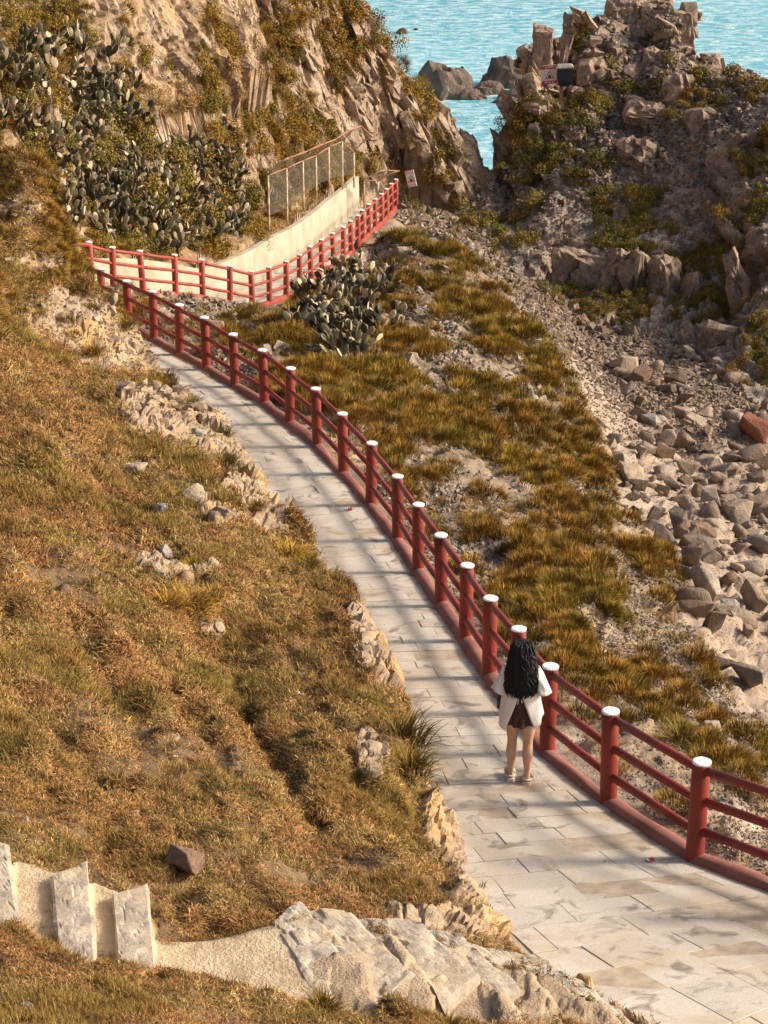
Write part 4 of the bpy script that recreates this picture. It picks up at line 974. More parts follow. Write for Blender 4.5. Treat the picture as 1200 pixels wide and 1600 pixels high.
M_SHRUB = blade_material('olive_shrub', [(0, (.8, .9, .7)), (.5, (1, 1, .8)), (1, (1.25, 1.05, .7))], .5)
DRYC = [(.52, .335, .145), (.34, .195, .08), (.66, .48, .245), (.20, .145, .05), (.48, .275, .115), (.15, .11, .04), (.74, .58, .34), (.30, .145, .065)]
GOLDC = [(.40, .245, .036), (.28, .175, .025), (.45, .295, .06), (.18, .13, .024), (.13, .11, .024), (.54, .38, .11), (.33, .195, .025)]
OLIVE = [(.17, .14, .035), (.12, .11, .03), (.22, .17, .04), (.30, .21, .05), (.15, .13, .04)]
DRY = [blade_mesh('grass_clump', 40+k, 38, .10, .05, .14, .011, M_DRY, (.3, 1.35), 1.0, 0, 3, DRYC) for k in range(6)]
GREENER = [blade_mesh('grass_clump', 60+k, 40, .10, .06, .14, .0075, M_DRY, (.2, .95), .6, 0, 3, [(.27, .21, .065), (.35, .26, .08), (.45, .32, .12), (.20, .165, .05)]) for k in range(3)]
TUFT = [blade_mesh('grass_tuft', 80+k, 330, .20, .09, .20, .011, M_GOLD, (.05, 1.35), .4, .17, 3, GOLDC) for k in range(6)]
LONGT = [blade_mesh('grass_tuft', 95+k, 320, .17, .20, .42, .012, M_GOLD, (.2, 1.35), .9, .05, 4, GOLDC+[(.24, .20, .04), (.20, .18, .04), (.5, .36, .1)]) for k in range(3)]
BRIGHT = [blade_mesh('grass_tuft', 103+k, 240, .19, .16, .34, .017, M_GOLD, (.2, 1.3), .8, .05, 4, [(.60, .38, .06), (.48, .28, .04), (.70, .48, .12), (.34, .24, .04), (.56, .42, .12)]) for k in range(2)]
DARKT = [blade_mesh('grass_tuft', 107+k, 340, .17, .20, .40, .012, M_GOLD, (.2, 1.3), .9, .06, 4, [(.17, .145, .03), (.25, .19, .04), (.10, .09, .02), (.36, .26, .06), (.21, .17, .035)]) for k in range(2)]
MINI = [blade_mesh('grass_tuft_small', 110+k, 60, .13, .10, .20, .010, M_GOLD, (.3, 1.3), .6, .03, 2, GOLDC) for k in range(4)]
def leaf_mesh(name, seed, n, R, H, ls, mat, palette):
    """low shrub: leaf faces spread through an uneven dome over short stems"""
    r = random.Random(seed); v = []; f = []; col = []
    lob = [(r.uniform(-.6, .6)*R, r.uniform(-.6, .6)*R, r.uniform(.5, 1)) for _ in range(5)]
    for _ in range(n):
        lx, ly, ls_ = lob[r.randrange(5)]
        d = Vector((r.gauss(0, 1), r.gauss(0, 1), abs(r.gauss(0, 1)))).normalized()*(r.random()**.4)
        p = Vector((lx+d.x*R*.62*ls_, ly+d.y*R*.62*ls_, d.z*H*ls_)); nrm = (d+Vector((r.gauss(0, .5), r.gauss(0, .5), r.gauss(0, .5)))).normalized()
        a = nrm.cross(Vector((r.gauss(0, 1), r.gauss(0, 1), r.gauss(0, 1)))).normalized(); b = nrm.cross(a); s = ls*r.uniform(.6, 1.4)
        i = len(v); v += [p-a*s, p+b*s*.5, p+a*s, p-b*s*.5]; f.append((i, i+1, i+2, i+3))
        c = palette[r.randrange(len(palette))]; k = r.uniform(.7, 1.3); col += [[c[0]*k, c[1]*k, c[2]*k, 1]]*4
    me = mesh_of(name, v, f, mat); ca = me.color_attributes.new('blade', 'FLOAT_COLOR', 'POINT'); ca.data.foreach_set('color', np.array(col, np.float32).ravel())
    return me
SHR = [leaf_mesh('shrub', 130+k, 1000, .42, .32, .024, M_SHRUB, OLIVE) for k in range(5)]
GSHR = [leaf_mesh('shrub', 140+k, 1000, .42, .34, .022, M_GOLD, [(.30, .19, .035), (.22, .14, .025), (.36, .24, .06), (.16, .12, .025), (.12, .10, .025)]) for k in range(5)]
def tilt_eul(nn, g, amt=.6):
    out = []
    for n in nn:
        m = Vector((n[0]*amt, n[1]*amt, max(n[2], .15))).normalized(); out.append(rot_up(m, g.random()*6.283)[:])
    return np.array(out)
def scatter_plants(name, label, w, n, smin, smax, seed, meshes, amt=.6, dens_d=None, kinds=None):
    g = np.random.default_rng(seed); p, nn, k = sample(w, n, seed); s = g.uniform(smin, smax, n)
    if dens_d: s *= np.clip((PDf[k]/dens_d)**.5, .8, 1.8)
    return gn_scatter(name, label, p, tilt_eul(nn, g, amt), s[:, None]*np.stack([g.uniform(.9, 1.2, n), g.uniform(.9, 1.2, n), g.uniform(.7, 1.25, n)], 1), meshes, g.integers(0, len(meshes), n))
thin = np.clip(.78+1.05*fbm(flat*np.array([1.1, .8, 1]), 4, 303).reshape(X.shape), .14, 1)
foot = np.exp(-((PXV-130-(PYV-1000)*.42)/60)**2)*sstep(820, 900, PYV)*(1-sstep(1250, 1330, PYV))        # worn track
gw = grass*beside*thin*(1-.55*foot)*np.clip((22/np.maximum(PDV, 12))**1.1, .3, 1.6)
gp = ((PXV > -30) & (PXV < 1230) & (PYV > 200) & (PYV < 1640))
scatter_plants('hillside_grass', 'short dry grass covering the hillside', gw*gp, 46000, .65, 1.3, 51, DRY, .8, 22)
scatter_plants('hillside_grass', 'greener grass patches in the dry hillside', gw*gp*sstep(.15, .6, fbm(flat*np.array([1.2, .9, 1]), 3, 305).reshape(X.shape)), 8000, .8, 1.4, 52, GREENER, .8, 22)
scatter_plants('hillside_grass', 'dry grass of the hillside outside the picture', gw*(~gp), 5000, 1.2, 1.9, 53, DRY, .8, 22)
# matted dry grass on the slope and cliff
brown = (zone == 1)*(np.exp(-(((PXV-640)/55)**2+((PYV-450)/60)**2)))*1.0+(zone == 1)*np.exp(-(((PXV-1000)/110)**2+((PYV-930)/90)**2))*.5+(zone == 1)*np.exp(-((np.where(in1y, X-xr1-.6, 9))/.5)**2)*.5
brown = brown+(zone == 3)*(np.exp(-(((PXV-280)/110)**2+((PYV-160)/40)**2))+np.exp(-(((PXV-430)/80)**2+((PYV-345)/30)**2))*1.3+np.exp(-(((PXV-510)/60)**2+((PYV-290)/25)**2)))
scatter_plants('matted_grass', 'matted brown dry grass on slope and cliff', brown*(np.where(in1y, X-xr1, 9) > .3)*(d2 > .3), 7000, 1.0, 1.9, 54, DRY, .8, 40)

# golden tufts on the slope: the largest are plants of their own
tn = fbm(flat*np.array([.55, .38, 1]), 4, 311).reshape(X.shape)
heavy = np.exp(-(((PXV-600)/170)**2+((PYV-600)/110)**2))+np.exp(-(((PXV-860)/150)**2+((PYV-760)/150)**2))*.8+np.exp(-(((PXV-880)/120)**2+((PYV-930)/110)**2))*1.0+np.exp(-(((PXV-1010)/90)**2+((PYV-1060)/50)**2))*.6+np.exp(-(((PXV-700)/90)**2+((PYV-420)/60)**2))*.7+np.exp(-(((PXV-420)/90)**2+((PYV-520)/40)**2))
ridge_out = np.where(zone == 1, 1, 0)*(np.where(in1y, X-xr1, 9) > .55)*(d2 > .5)
tn2 = fbm(flat*np.array([1.0, .7, 1]), 4, 312).reshape(X.shape)
tw = ridge_out*inframe*sstep(-.05, .25, tn2+.75*heavy-.22)*(1-.85*np.exp(-(((PXV-640)/50)**2+((PYV-450)/55)**2)))
def plant_set(w, n, seed, meshes, smin, smax, name, label, cat, group, mind, where_fn, amt=.55, sink=.02):
    g = np.random.default_rng(seed); p, nn, k = sample(w, n*4, seed); s = g.uniform(smin, smax, n*4); got = []
    for i in range(n*4):
        if len(got) >= n: break
        if got and np.min(np.linalg.norm(p[got]-p[i], axis=1)) < mind*s[i]: continue
        got.append(i)
    for i in got:
        m = Vector((nn[i][0]*amt, nn[i][1]*amt, max(nn[i][2], .2))).normalized()
        o = obj(name, meshes[int(g.integers(0, len(meshes)))], None, loc=tuple(p[i]-np.array([0, 0, sink])), rot=rot_up(m, g.random()*6.28), scale=(s[i]*g.uniform(.9, 1.25), s[i]*g.uniform(.9, 1.2), s[i]*g.uniform(.8, 1.2)))
        qx, qy, qd = proj(p[i]); sz = 'large ' if s[i] > smin+(smax-smin)*.66 else ('small ' if s[i] < smin+(smax-smin)*.33 else 'medium ')
        wh = where_fn(qx, qy); lb = sz+label+' '+wh; tag(o, lb, cat, group+', '+wh+', '+sz.strip())
    return p[got]
def wh_slope(x, y):
    f = float(np.interp(y, [430, 500, 570, 640, 740, 840, 945, 1057, 1175, 1257], [150, 190, 310, 450, 537, 620, 691, 765, 858, 944]))
    if y < 440: return 'high on the slope near the far landing' if x > 640 else 'beside the lower path railing'
    if x < 470 and y < 600: return 'under the corner of the lower path'
    if x-f < 60: return 'close behind the railing, above the woman' if y < 1000 else 'close behind the railing, right of the woman'
    if 450 < x < 640 and y < 620: return 'around the lower cactus clump'
    e = float(np.interp(y, [345, 430, 530, 680, 800, 880, 960, 1090], [640, 765, 862, 938, 985, 1015, 1075, 1160]))
    if e-x < 90: return 'along the outer edge of the slope over the gully'
    return 'in the middle of the upper slope' if y < 650 else ('in the middle of the slope' if y < 830 else 'low on the slope near the rubble')
def wh_cliff(x, y):
    return 'on the cliff, '+wh_cliff2(x, y)
def wh_cliff2(x, y):
    if x > 600: return 'on the headland ridge beside the channel'
    if y < 110: return 'along the top edge above the cactus thicket' if x < 200 else ('high in the middle of the cliff' if x < 420 else 'at the top right under the skyline')
    if x < 330: return 'just above the cactus thicket' if y < 230 else 'at the foot of the thicket by the wall'
    return 'above the netting frame' if y < 250 else 'beside the netting frame posts'
def wh_out(x, y):
    if y < 140: return 'near the summit blocks'
    if x > 1090: return 'on the right flank' if y < 330 else 'at the lower right foot'
    if y < 270: return 'on the middle crags below the summit'
    return 'on the talus left of the dark rock wall' if x < 930 else ('on top of the dark rock wall' if y < 420 else 'at the foot of the dark rock wall')
def wh_knoll(x, y): return 'at its crest' if y < 310 else ('beside the bare rock face' if x > 90 else 'at the left edge of the picture')
def wh_cact(x, y): return 'between the cacti at the left edge' if x < 80 else ('in the dark middle of the thicket' if x < 260 else 'between the cacti near the wall')
plant_set(tw*VIS, 290, 61, TUFT, .95, 1.6, 'grass_tuft', 'golden grass tuft', 'grass tuft', 'golden tufts on the slope', .28, wh_slope)
scatter_plants('tuft_cover', 'mass of golden tufts filling the slope below the railing', tw*(VIS+.15), 800, .75, 1.5, 62, TUFT, .55)
scatter_plants('tuft_cover', 'small sparse tufts between the stones of the slope', ridge_out*beside*(VIS+.1)*sstep(-.5, .3, tn), 1500, .6, 1.4, 63, MINI, .6)
# tufts on the cliff
cw_ = np.where(zone == 3, 1, 0)*(d2 > .5)*sstep(-.15, .35, fbm(P.reshape(-1, 3)*np.array([.45, .3, .5]), 4, 315).reshape(X.shape)+.1)*(1-.9*np.exp(-(((PXV-200)/200)**2+((PYV-270)/120)**2)))
cpos = plant_set(cw_*VIS*(PXV < 780), 280, 64, GSHR+TUFT[:2], .9, 2.0, 'cliff_shrub', 'golden shrub', 'shrub', 'shrubs on the cliff', .35, wh_cliff)
scatter_plants('cliff_tufts', 'small dry tufts rooted in the cliff joints', cw_*beside*(VIS+.1), 2400, .9, 2.0, 65, MINI+GSHR[:1], .5)
# shrubs on the outcrop
ow = np.where(zone == 4, 1, 0)*sstep(-.05, .4, fbm(P.reshape(-1, 3)*np.array([.4, .3, .5]), 4, 317).reshape(X.shape)+.35*np.exp(-(((PXV-900)/120)**2+((PYV-380)/70)**2)))*(.4+SLOPEZ)
ow2 = np.where((zone == 2) & (PYV < 520), .6, 0)
plant_set((ow*(PXV < 1010)*np.where(PYV < 240, .3, 1)+ow2)*VIS, 95, 66, SHR, .9, 1.7, 'low_shrub', 'dark olive shrub', 'shrub', 'olive shrubs on the outcrop', .4, wh_out)
plant_set(ow*(PXV >= 1010)*VIS, 62, 67, GSHR+SHR[:2], .8, 1.5, 'low_shrub', 'yellowish shrub', 'shrub', 'yellowish shrubs on the outcrop', .4, wh_out)
scatter_plants('outcrop_tufts', 'small tufts between the outcrop stones', (ow+ow2)*beside*(VIS+.1), 1300, .8, 1.6, 68, MINI+SHR[:2], .5)
# knoll at the hairpin
kw_ = (zone == 0)*np.exp(-(((PXV-60)/110)**2+((PYV-340)/110)**2))*(.35+sstep(-.3, .4, tn))
plant_set(kw_*VIS*(PXV > -30), 70, 69, TUFT, .7, 1.2, 'grass_tuft', 'golden tuft on the knoll', 'grass tuft', 'golden tufts on the knoll', .3, wh_knoll)
def tuft_at(px, py, s, label, meshes, k):
    p, n = pick(px, py); o = obj('grass_tuft', meshes[k % len(meshes)], None, loc=tuple(p-np.array([0, 0, .03])), rot=(random.uniform(-.1, .1), random.uniform(-.1, .25), random.uniform(0, 6)), scale=(s*1.1, s*1.1, s)); return tag(o, label, 'grass tuft')
for k, (px, py, s, lb) in enumerate([(622, 1165, 1.3, 'big dark spiky grass tuft overhanging the path left of the woman'), (638, 1210, 1.0, 'spiky tuft just below the big overhanging one'),
    (352, 726, .85, 'dark tuft at the path edge below the tan boulders'), (346, 684, .7, 'narrow tuft on the bank edge above the dark one'), (296, 634, .8, 'rounded tuft on the bank where the path bends'),
    (455, 868, .9, 'long golden tuft hanging to the path at mid bank'), (480, 885, .7, 'small golden tuft at the end of the long one'), (295, 950, 1.0, 'bright golden tuft in the middle of the hillside'), (262, 950, .8, 'golden tuft at the left side of the bright one'), (325, 935, .7, 'golden tuft at the right side of the bright one'),
    (92, 572, .85, 'wide golden tuft under the bare rock face'), (150, 550, .8, 'low golden tuft on the bare rock face'), (190, 512, .9, 'green gold tuft at the rock edge beside the railing'), (402, 793, .55, 'small brown tuft on the rock by the path'),
    (246, 598, .6, 'little tuft on the rocks above the bend'), (1060, 1160, .8, 'lone dark tuft beyond the railing near the right'), (255, 770, .6, 'yellow tuft among the small rocks'), (300, 885, .5, 'tiny yellow tuft above the bright one')]):
    tuft_at(px, py, s*1.15, lb, DARKT if 'spiky' in lb or 'dark tuft' in lb else BRIGHT if any(q in lb for q in ('bright', 'long golden', 'wide golden', 'yellow', 'left side', 'right side')) else LONGT, k)
for k, (px, py, s, lb) in enumerate([(500, 1560, .8, 'dark grass hummock at the foot of the stairs, the left one'), (700, 1590, .6, 'dark grass hummock beside the lowest stairs, the middle one'), (860, 1597, .55, 'small grass hummock beside the lowest stairs, the right one')]):
    p, n = pick(px, py+20); o = obj('grass_tuft', LONGT[k], None, loc=tuple(p-np.array([0, 0, .02])), scale=(s*.8, s*.8, s*.62)); tag(o, lb, 'grass tuft')

# ------------------------------------------------------------------ prickly pears
M_PAD, nt, b = newmat('cactus_pad'); oi = nd(nt, 'ObjectInfo').outputs['Random']; tc = texco(nt)
c = ramp(nt, oi, [(0, (.045, .042, .017)), (.35, (.072, .064, .026)), (.60, (.115, .095, .042)), (.72, (.26, .20, .11)), (1, (.66, .52, .35))])  # cream stands for sunlit, dry pads, dark for shaded ones, painted per pad
c = mix(nt, .5, c, ramp(nt, noise(nt, 14, 4, .6, tc), [(.35, (.55, .55, .5)), (.65, (1.2, 1.15, 1.0))]), 'MULTIPLY')
nt.links.new(c, b.inputs['Base Color']); b.inputs['Roughness'].default_value = .6
def pad_mesh(k):
    r = random.Random(k); mb = MB(); n = 10; w, h, t = r.uniform(.085, .105), r.uniform(.13, .16), .017
    rings = []
    for i, q in enumerate((-1, -.82, -.4, .1, .55, .88, 1)):
        s = math.sqrt(max(0, 1-q*q))*(1 if q > 0 else .86+.14*(1+q)); s = max(s, .10)
        rings.append([(w*s*math.cos(2*math.pi*j/n), t*(.45+.55*s)*math.sin(2*math.pi*j/n), h*(1+q)) for j in range(n)])
    mb.loft(rings, True); return mb.mesh('pad', M_PAD, True)
PADS = [pad_mesh(k) for k in range(5)]
def cact_lab(q):
    x, y, d_ = proj(q)
    w = 'at the upper left corner of the cliff' if y < 150 else ('at the left edge above the knoll' if x < 90 else ('in the upper middle of the cliff thicket' if y < 260 else ('just above the left end of the wall' if x < 240 else 'left of the netting frame above the wall')))
    return 'prickly pear cactus '+w, 'cliff cacti '+w
def cactus(p, seed, npads, label, group, size=1.0):
    r = random.Random(seed); root = thing('prickly_pear', label, 'cactus', tuple(p), r.uniform(0, 6.28), group)
    tips = []
    for _ in range(3): tips.append((Matrix.Translation((r.gauss(0, .16), r.gauss(0, .16), -.08)) @ Matrix.Rotation(r.uniform(0, 6.28), 4, 'Z') @ Matrix.Rotation(r.gauss(0, .3), 4, 'X'), 1.1*size))
    k = 0; q = list(tips)
    while q and k < npads:
        M, s = q.pop(0)
        o = bpy.data.objects.new('pad', PADS[r.randrange(5)]); o.matrix_basis = M @ Matrix.Diagonal((s, s, s, 1)); link(o, root); k += 1
        for _ in range(r.choice((1, 1, 2, 2, 3)) if s > .55 else 0):
            a = r.uniform(-.95, .95); off = Vector((math.sin(a)*.085*s, 0, (.14+math.cos(a)*.125)*s))
            C = M @ Matrix.Translation(off) @ Matrix.Rotation(a*.75, 4, 'Y') @ Matrix.Rotation(r.uniform(-1.5, 1.5), 4, 'Z') @ Matrix.Rotation(r.gauss(0, .32), 4, 'X')
            q.append((C, s*r.uniform(.86, .99)))
    return root
cq = np.where(zone == 3, 1, 0)*VIS*(d2 > .7)*np.clip(np.exp(-(((PXV-90)/110)**2+((PYV-190)/90)**2)**2)+np.exp(-(((PXV-300)/95)**2+((PYV-310)/75)**2)**2)+np.exp(-(((PXV-160)/90)**2+((PYV-330)/45)**2)**2)*.8+np.exp(-(((PXV-25)/70)**2+((PYV-120)/60)**2)**2), 0, 1)
g = np.random.default_rng(71); p, nn, k = sample(cq, 900, 71); got = []
for i in range(900):
    if len(got) >= 140: break
    if got and np.min(np.linalg.norm(p[got]-p[i], axis=1)) < .31: continue
    got.append(i)
for n_i, i in enumerate(got): cactus(p[i], 1000+n_i, 28, *cact_lab(p[i]), random.Random(n_i).uniform(.82, 1.12))
cq2 = np.where(zone == 1, 1, 0)*VIS*(d2 > .3)*np.clip(np.exp(-(((PXV-525)/68)**2+((PYV-475)/62)**2)**2)+.5*np.exp(-(((PXV-560)/40)**2+((PYV-545)/40)**2)**2), 0, 1)
p, nn, k = sample(cq2, 300, 73); got = []
for i in range(300):
    if len(got) >= 30: break
    if got and np.min(np.linalg.norm(p[got]-p[i], axis=1)) < .34: continue
    got.append(i)
for n_i, i in enumerate(got): cactus(p[i], 2000+n_i, 26, 'prickly pear cactus in the clump below the lower path railing'+(', upper half against the rails' if proj(p[i])[1] < 480 else ', lower half over the grass'), 'cactus clump under the lower path'+(', upper' if proj(p[i])[1] < 480 else ', lower'), random.Random(n_i).uniform(.85, 1.1))
# dark undergrowth between the cacti
uw = np.where(zone == 3, 1, 0)*beside*(d2 > .4)*(np.exp(-(((PXV-215)/80)**2+((PYV-260)/55)**2)**2)*1.0+.35*(cq > .2)+np.exp(-(((PXV-230)/110)**2+((PYV-385)/22)**2)**2)*.6)
plant_set(uw*VIS, 80, 75, SHR, 1.0, 1.7, 'undergrowth_shrub', 'dark shrub', 'shrub', 'undergrowth between the cacti', .3, wh_cact)
# ------------------------------------------------------------------ warning signs and the bin on the outcrop
def flat_mat(name, col, rough=.6):
    m, nt, b = newmat(name); v = worldpos(nt)
    nt.links.new(ramp(nt, noise(nt, 6, 4, .6, v), [(.3, [q*.85 for q in col]), (.7, col)]), b.inputs['Base Color']); b.inputs['Roughness'].default_value = rough; return m
M_SWHITE, M_SRED, M_SPINK, M_SBLACK = flat_mat('sign_white', (.78, .76, .74)), flat_mat('sign_red', (.55, .05, .055)), flat_mat('sign_faded_pink', (.78, .40, .46)), flat_mat('sign_black', (.02, .02, .02))
def sign(label, p, w, h, rot, red):
    root = thing('warning_sign', label, 'sign', tuple(p)); root.rotation_euler = rot
    def plate(name, x0, x1, z0, z1, y, mat, th=.006):
        mb = MB(); mb.box(((x0+x1)/2, y, (z0+z1)/2), (x1-x0, th, z1-z0)); return mb.build(name, mat, root)
    plate('board', -w/2, w/2, 0, h, 0, M_SWHITE, .03)
    hd = plate('header', -w/2+.004, w/2-.004, h*.80, h-.004, -.019, red); ft = plate('footer', -w/2+.004, w/2-.004, .004, h*.17, -.019, red)
    def tri(name, cx, cz, s, y, mat):
        mb = MB(); q = [(cx-s*.58, cz-s*.45), (cx+s*.58, cz-s*.45), (cx, cz+s*.6)]
        mb.add([(x, y, z) for x, z in q]+[(x, y+.004, z) for x, z in q], [(0, 1, 2), (5, 4, 3), (0, 3, 4, 1), (1, 4, 5, 2), (2, 5, 3, 0)]); return mb.build(name, mat, root)
    tri('triangle_border', .04*w, h*.47, h*.42, -.022, M_SRED); tri('triangle_field', .04*w, h*.465, h*.31, -.027, M_SWHITE)
    mb = MB(); cx, cz = .04*w, h*.45                                # dark figure on a slope inside the triangle
    mb.add([(cx-.11*h, -.031, cz-.11*h), (cx+.11*h, -.031, cz-.11*h), (cx+.02*h, -.031, cz+.04*h), (cx-.02*h, -.031, cz+.10*h), (cx-.05*h, -.031, cz+.02*h)], [(0, 1, 2, 3, 4)])
    mb.build('figure', M_SBLACK, root)
    tri('header_triangle', -.12*w, h*.90, h*.10, -.026, M_SWHITE)
    for x0, x1 in ((0, .10), (.13, .22), (.25, .36)): plate('lettering', x0*w, x1*w, h*.87, h*.935, -.025, M_SWHITE, .003)
    for x0, x1 in ((-.3, -.12), (-.08, .1), (.14, .32)): plate('lettering', x0*w, x1*w, h*.065, h*.115, -.025, M_SWHITE, .003)
    return root
sp = at(859, 131, 89.9)
sign('red and white warning sign on the rock pillar of the outcrop', sp, .66, .76, (0, math.radians(-7), math.radians(-8)), M_SRED)
sp = at(645, 292, 86.2)
sign('faded pink and white warning sign on the dark rock beside the lower path', sp, .36, .66, (math.radians(-8), math.radians(-16), math.radians(-14)), M_SPINK)
# dark bin with a stone lid on a wooden post
M_BIN, M_WOOD = flat_mat('dark_plastic', (.018, .022, .03), .5), flat_mat('weathered_post_wood', (.22, .13, .08), .8)
bp = at(881, 150, 89.7); root = thing('litter_bin', 'black box bin with grey lid on a wooden post by the warning sign', 'bin', tuple(bp))
mb = MB(); mb.box((-.12, 0, .10), (.13, .13, .9)); mb.build('post', M_WOOD, root)
mb = MB(); rings = []
for s, z in ((.20, .42), (.29, .62), (.31, 1.10), (.31, 1.14)): rings.append([(-s, -s*.8, z), (s, -s*.8, z), (s, s*.8, z), (-s, s*.8, z)])
mb.loft(rings); mb.build('box', M_BIN, root)
mb = MB(); rings = []
for s, z in ((.34, 1.142), (.35, 1.20), (.25, 1.27)): rings.append([(-s-.04, -s*.85, z), (s, -s*.85, z+.03), (s, s*.85, z+.03), (-s-.04, s*.85, z)])
mb.loft(rings); mb.build('lid', M_GREYB, root)

# ------------------------------------------------------------------ loose things on the hillside and the path
def small_rock(px, py, w, mat, label, k, fl=.6, cat='rock', name='rock', sink=.15):
    return boulder(px, py, w, mat, label, fl, 60+k, cat, name, None, sink)
small_rock(286, 1368, 72, M_DARKB, 'brown angular rock lying in the grass above the stairs', 1, .62, sink=.02)
small_rock(393, 1112, 17, M_TAN, 'pale egg shaped stone in the grass', 2); small_rock(348, 1062, 13, M_TAN, 'small tan stone in the grass above the egg shaped one', 3)
small_rock(272, 1156, 16, M_TAN, 'flat triangular stone in the middle of the grass', 4, .4); small_rock(213, 1269, 15, M_GREYB, 'flat grey pebble in the lower grass', 5, .3); small_rock(37, 1286, 16, M_TAN, 'tan stone in the grass near the left edge', 6)
small_rock(478, 1280, 12, M_DARKB, 'thin brown stone in the lower right grass', 7, .3); small_rock(368, 1462, 9, M_GREYB, 'white pebble on the dirt landing of the stairs', 8, .8); small_rock(40, 1575, 26, M_TAN, 'half buried tan stone in the bottom left grass', 9, .5)
for k, (px, py, w, lb) in enumerate([(262, 868, 30, 'pale rough rock, upper left of the mid hillside cluster'), (238, 890, 26, 'pale rock, left of the mid hillside cluster'), (270, 892, 34, 'broad pale rock, front of the mid hillside cluster'), (255, 900, 20, 'little rock at the foot of the mid hillside cluster'),
        (345, 985, 26, 'rock under the bright golden tuft'), (215, 745, 44, 'grey rock in the grass below the tan bank'), (250, 800, 34, 'dark cracked rock among the upper hillside grass'), (345, 815, 50, 'light square rock by the bank edge'), (300, 780, 46, 'broad pale rock on the bank'), (310, 677, 24, 'white stone on the upper bank'), (180, 610, 20, 'small rock below the bare face'), (80, 845 - 60, 14, 'tiny stone in the left grass'),
        (168, 370, 30, 'orange rock below the knoll tufts beside the corner post')]):
    small_rock(px, py, w, M_TAN if k % 3 else M_GREYB, lb, 20+k, .6)
M_PAPER, M_LRED = flat_mat('white_litter', (.80, .80, .78)), flat_mat('red_packet', (.55, .05, .07))
def crumple(name, label, px, py, s, mat, k):
    p, n = pick(px, py); bm = bmesh.new(); bmesh.ops.create_grid(bm, x_segments=4, y_segments=4, size=.5); r = random.Random(k)
    for v in bm.verts: v.co.z += r.uniform(-.14, .18); v.co.x += r.uniform(-.08, .08)
    me = bpy.data.meshes.new(name); bm.to_mesh(me); bm.free(); me.materials.append(mat)
    o = obj(name, me, None, loc=(p[0], p[1], p[2]+.045), rot=(.3, .2, r.uniform(0, 6)), scale=(s, s*.7, s)); return tag(o, label, 'litter')
crumple('paper_scrap', 'white paper scrap in the grass of the right hillside', 470, 1089, .085, M_PAPER, 1)
crumple('paper_scrap', 'tiny white scrap in the middle of the grass', 273, 1190, .05, M_PAPER, 2)
crumple('paper_scrap', 'white litter behind the railing among golden tufts', 437, 588, .22, M_PAPER, 3)
crumple('paper_scrap', 'white litter below the railing right of the woman', 945, 1022, .12, M_PAPER, 4)
def packet(name, label, px, py, w, l, h, mat, rz):
    p = on_path1(px, py); root = thing(name, label, 'litter', (p[0], p[1], p[2]+.012), rz)
    mb = MB(); mb.box((0, 0, h/2), (w, l, h)); mb.build('wrapper', mat, root)
    mb = MB(); mb.box((-w*.32, 0, h+.0015), (w*.25, l*.9, .003)); mb.build('label_strip', M_PAPER, root)
packet('red_packet', 'small red and white packet on the path by the railing', 1016, 1346, .085, .05, .012, M_LRED, .5)
packet('red_wrapper', 'tiny red wrapper lying far up the path', 547, 797, .05, .09, .04, M_LRED, .2)
# ------------------------------------------------------------------ the woman at the railing
def skin_material():
    m, nt, b = newmat('skin'); v = texco(nt)
    nt.links.new(ramp(nt, noise(nt, 9, 3, .5, v), [(.3, (.46, .25, .165)), (.7, (.58, .345, .235))]), b.inputs['Base Color']); b.inputs['Roughness'].default_value = .55
    b.inputs['Subsurface Weight'].default_value = .08; b.inputs['Subsurface Radius'].default_value = (.02, .01, .005); return m
M_SKIN = skin_material()
M_HAIR, nt, b = newmat('black_hair'); b.inputs['Base Color'].default_value = (.010, .008, .008, 1); b.inputs['Roughness'].default_value = .6; b.inputs['Specular IOR Level'].default_value = .3
M_SHIRT, nt, b = newmat('white_shirt'); b.inputs['Base Color'].default_value = (.70, .65, .585, 1); b.inputs['Roughness'].default_value = .85
bump(nt, b, noise(nt, 12, 3, .5, texco(nt)), .35, .02)
M_SKIRT, nt, b = newmat('brown_skirt'); nt.links.new(ramp(nt, noise(nt, 14, 3, .6, texco(nt)), [(.3, (.035, .015, .012)), (.7, (.075, .030, .022))]), b.inputs['Base Color']); b.inputs['Roughness'].default_value = .8
M_SANDAL = flat_mat('cream_sandal', (.62, .53, .40), .7); M_SOLE = flat_mat('sandal_sole', (.66, .60, .50), .8)
feet = on_path1(811, 1221); Rz = math.radians(-8)
WOMAN = thing('person', 'woman with long black wavy hair in white shirt and brown skirt, standing at the railing', 'person', tuple(feet+np.array([0, 0, .012])), Rz)
WOMAN.scale = (1.06, 1.06, 1.06)
J = {'pel': (0, 0, .87, .125, .105), 'waist': (0, .005, 1.02, .105, .085), 'chest': (0, .01, 1.20, .125, .095), 'ub': (0, 0, 1.30, .11, .08), 'neck': (0, .005, 1.385, .047, .047), 'head0': (0, .02, 1.45, .062, .07), 'head': (0, .025, 1.515, .074, .086), 'crown': (0, .02, 1.575, .055, .062)}
E_ = [('pel', 'waist'), ('waist', 'chest'), ('chest', 'ub'), ('ub', 'neck'), ('neck', 'head0'), ('head0', 'head'), ('head', 'crown')]
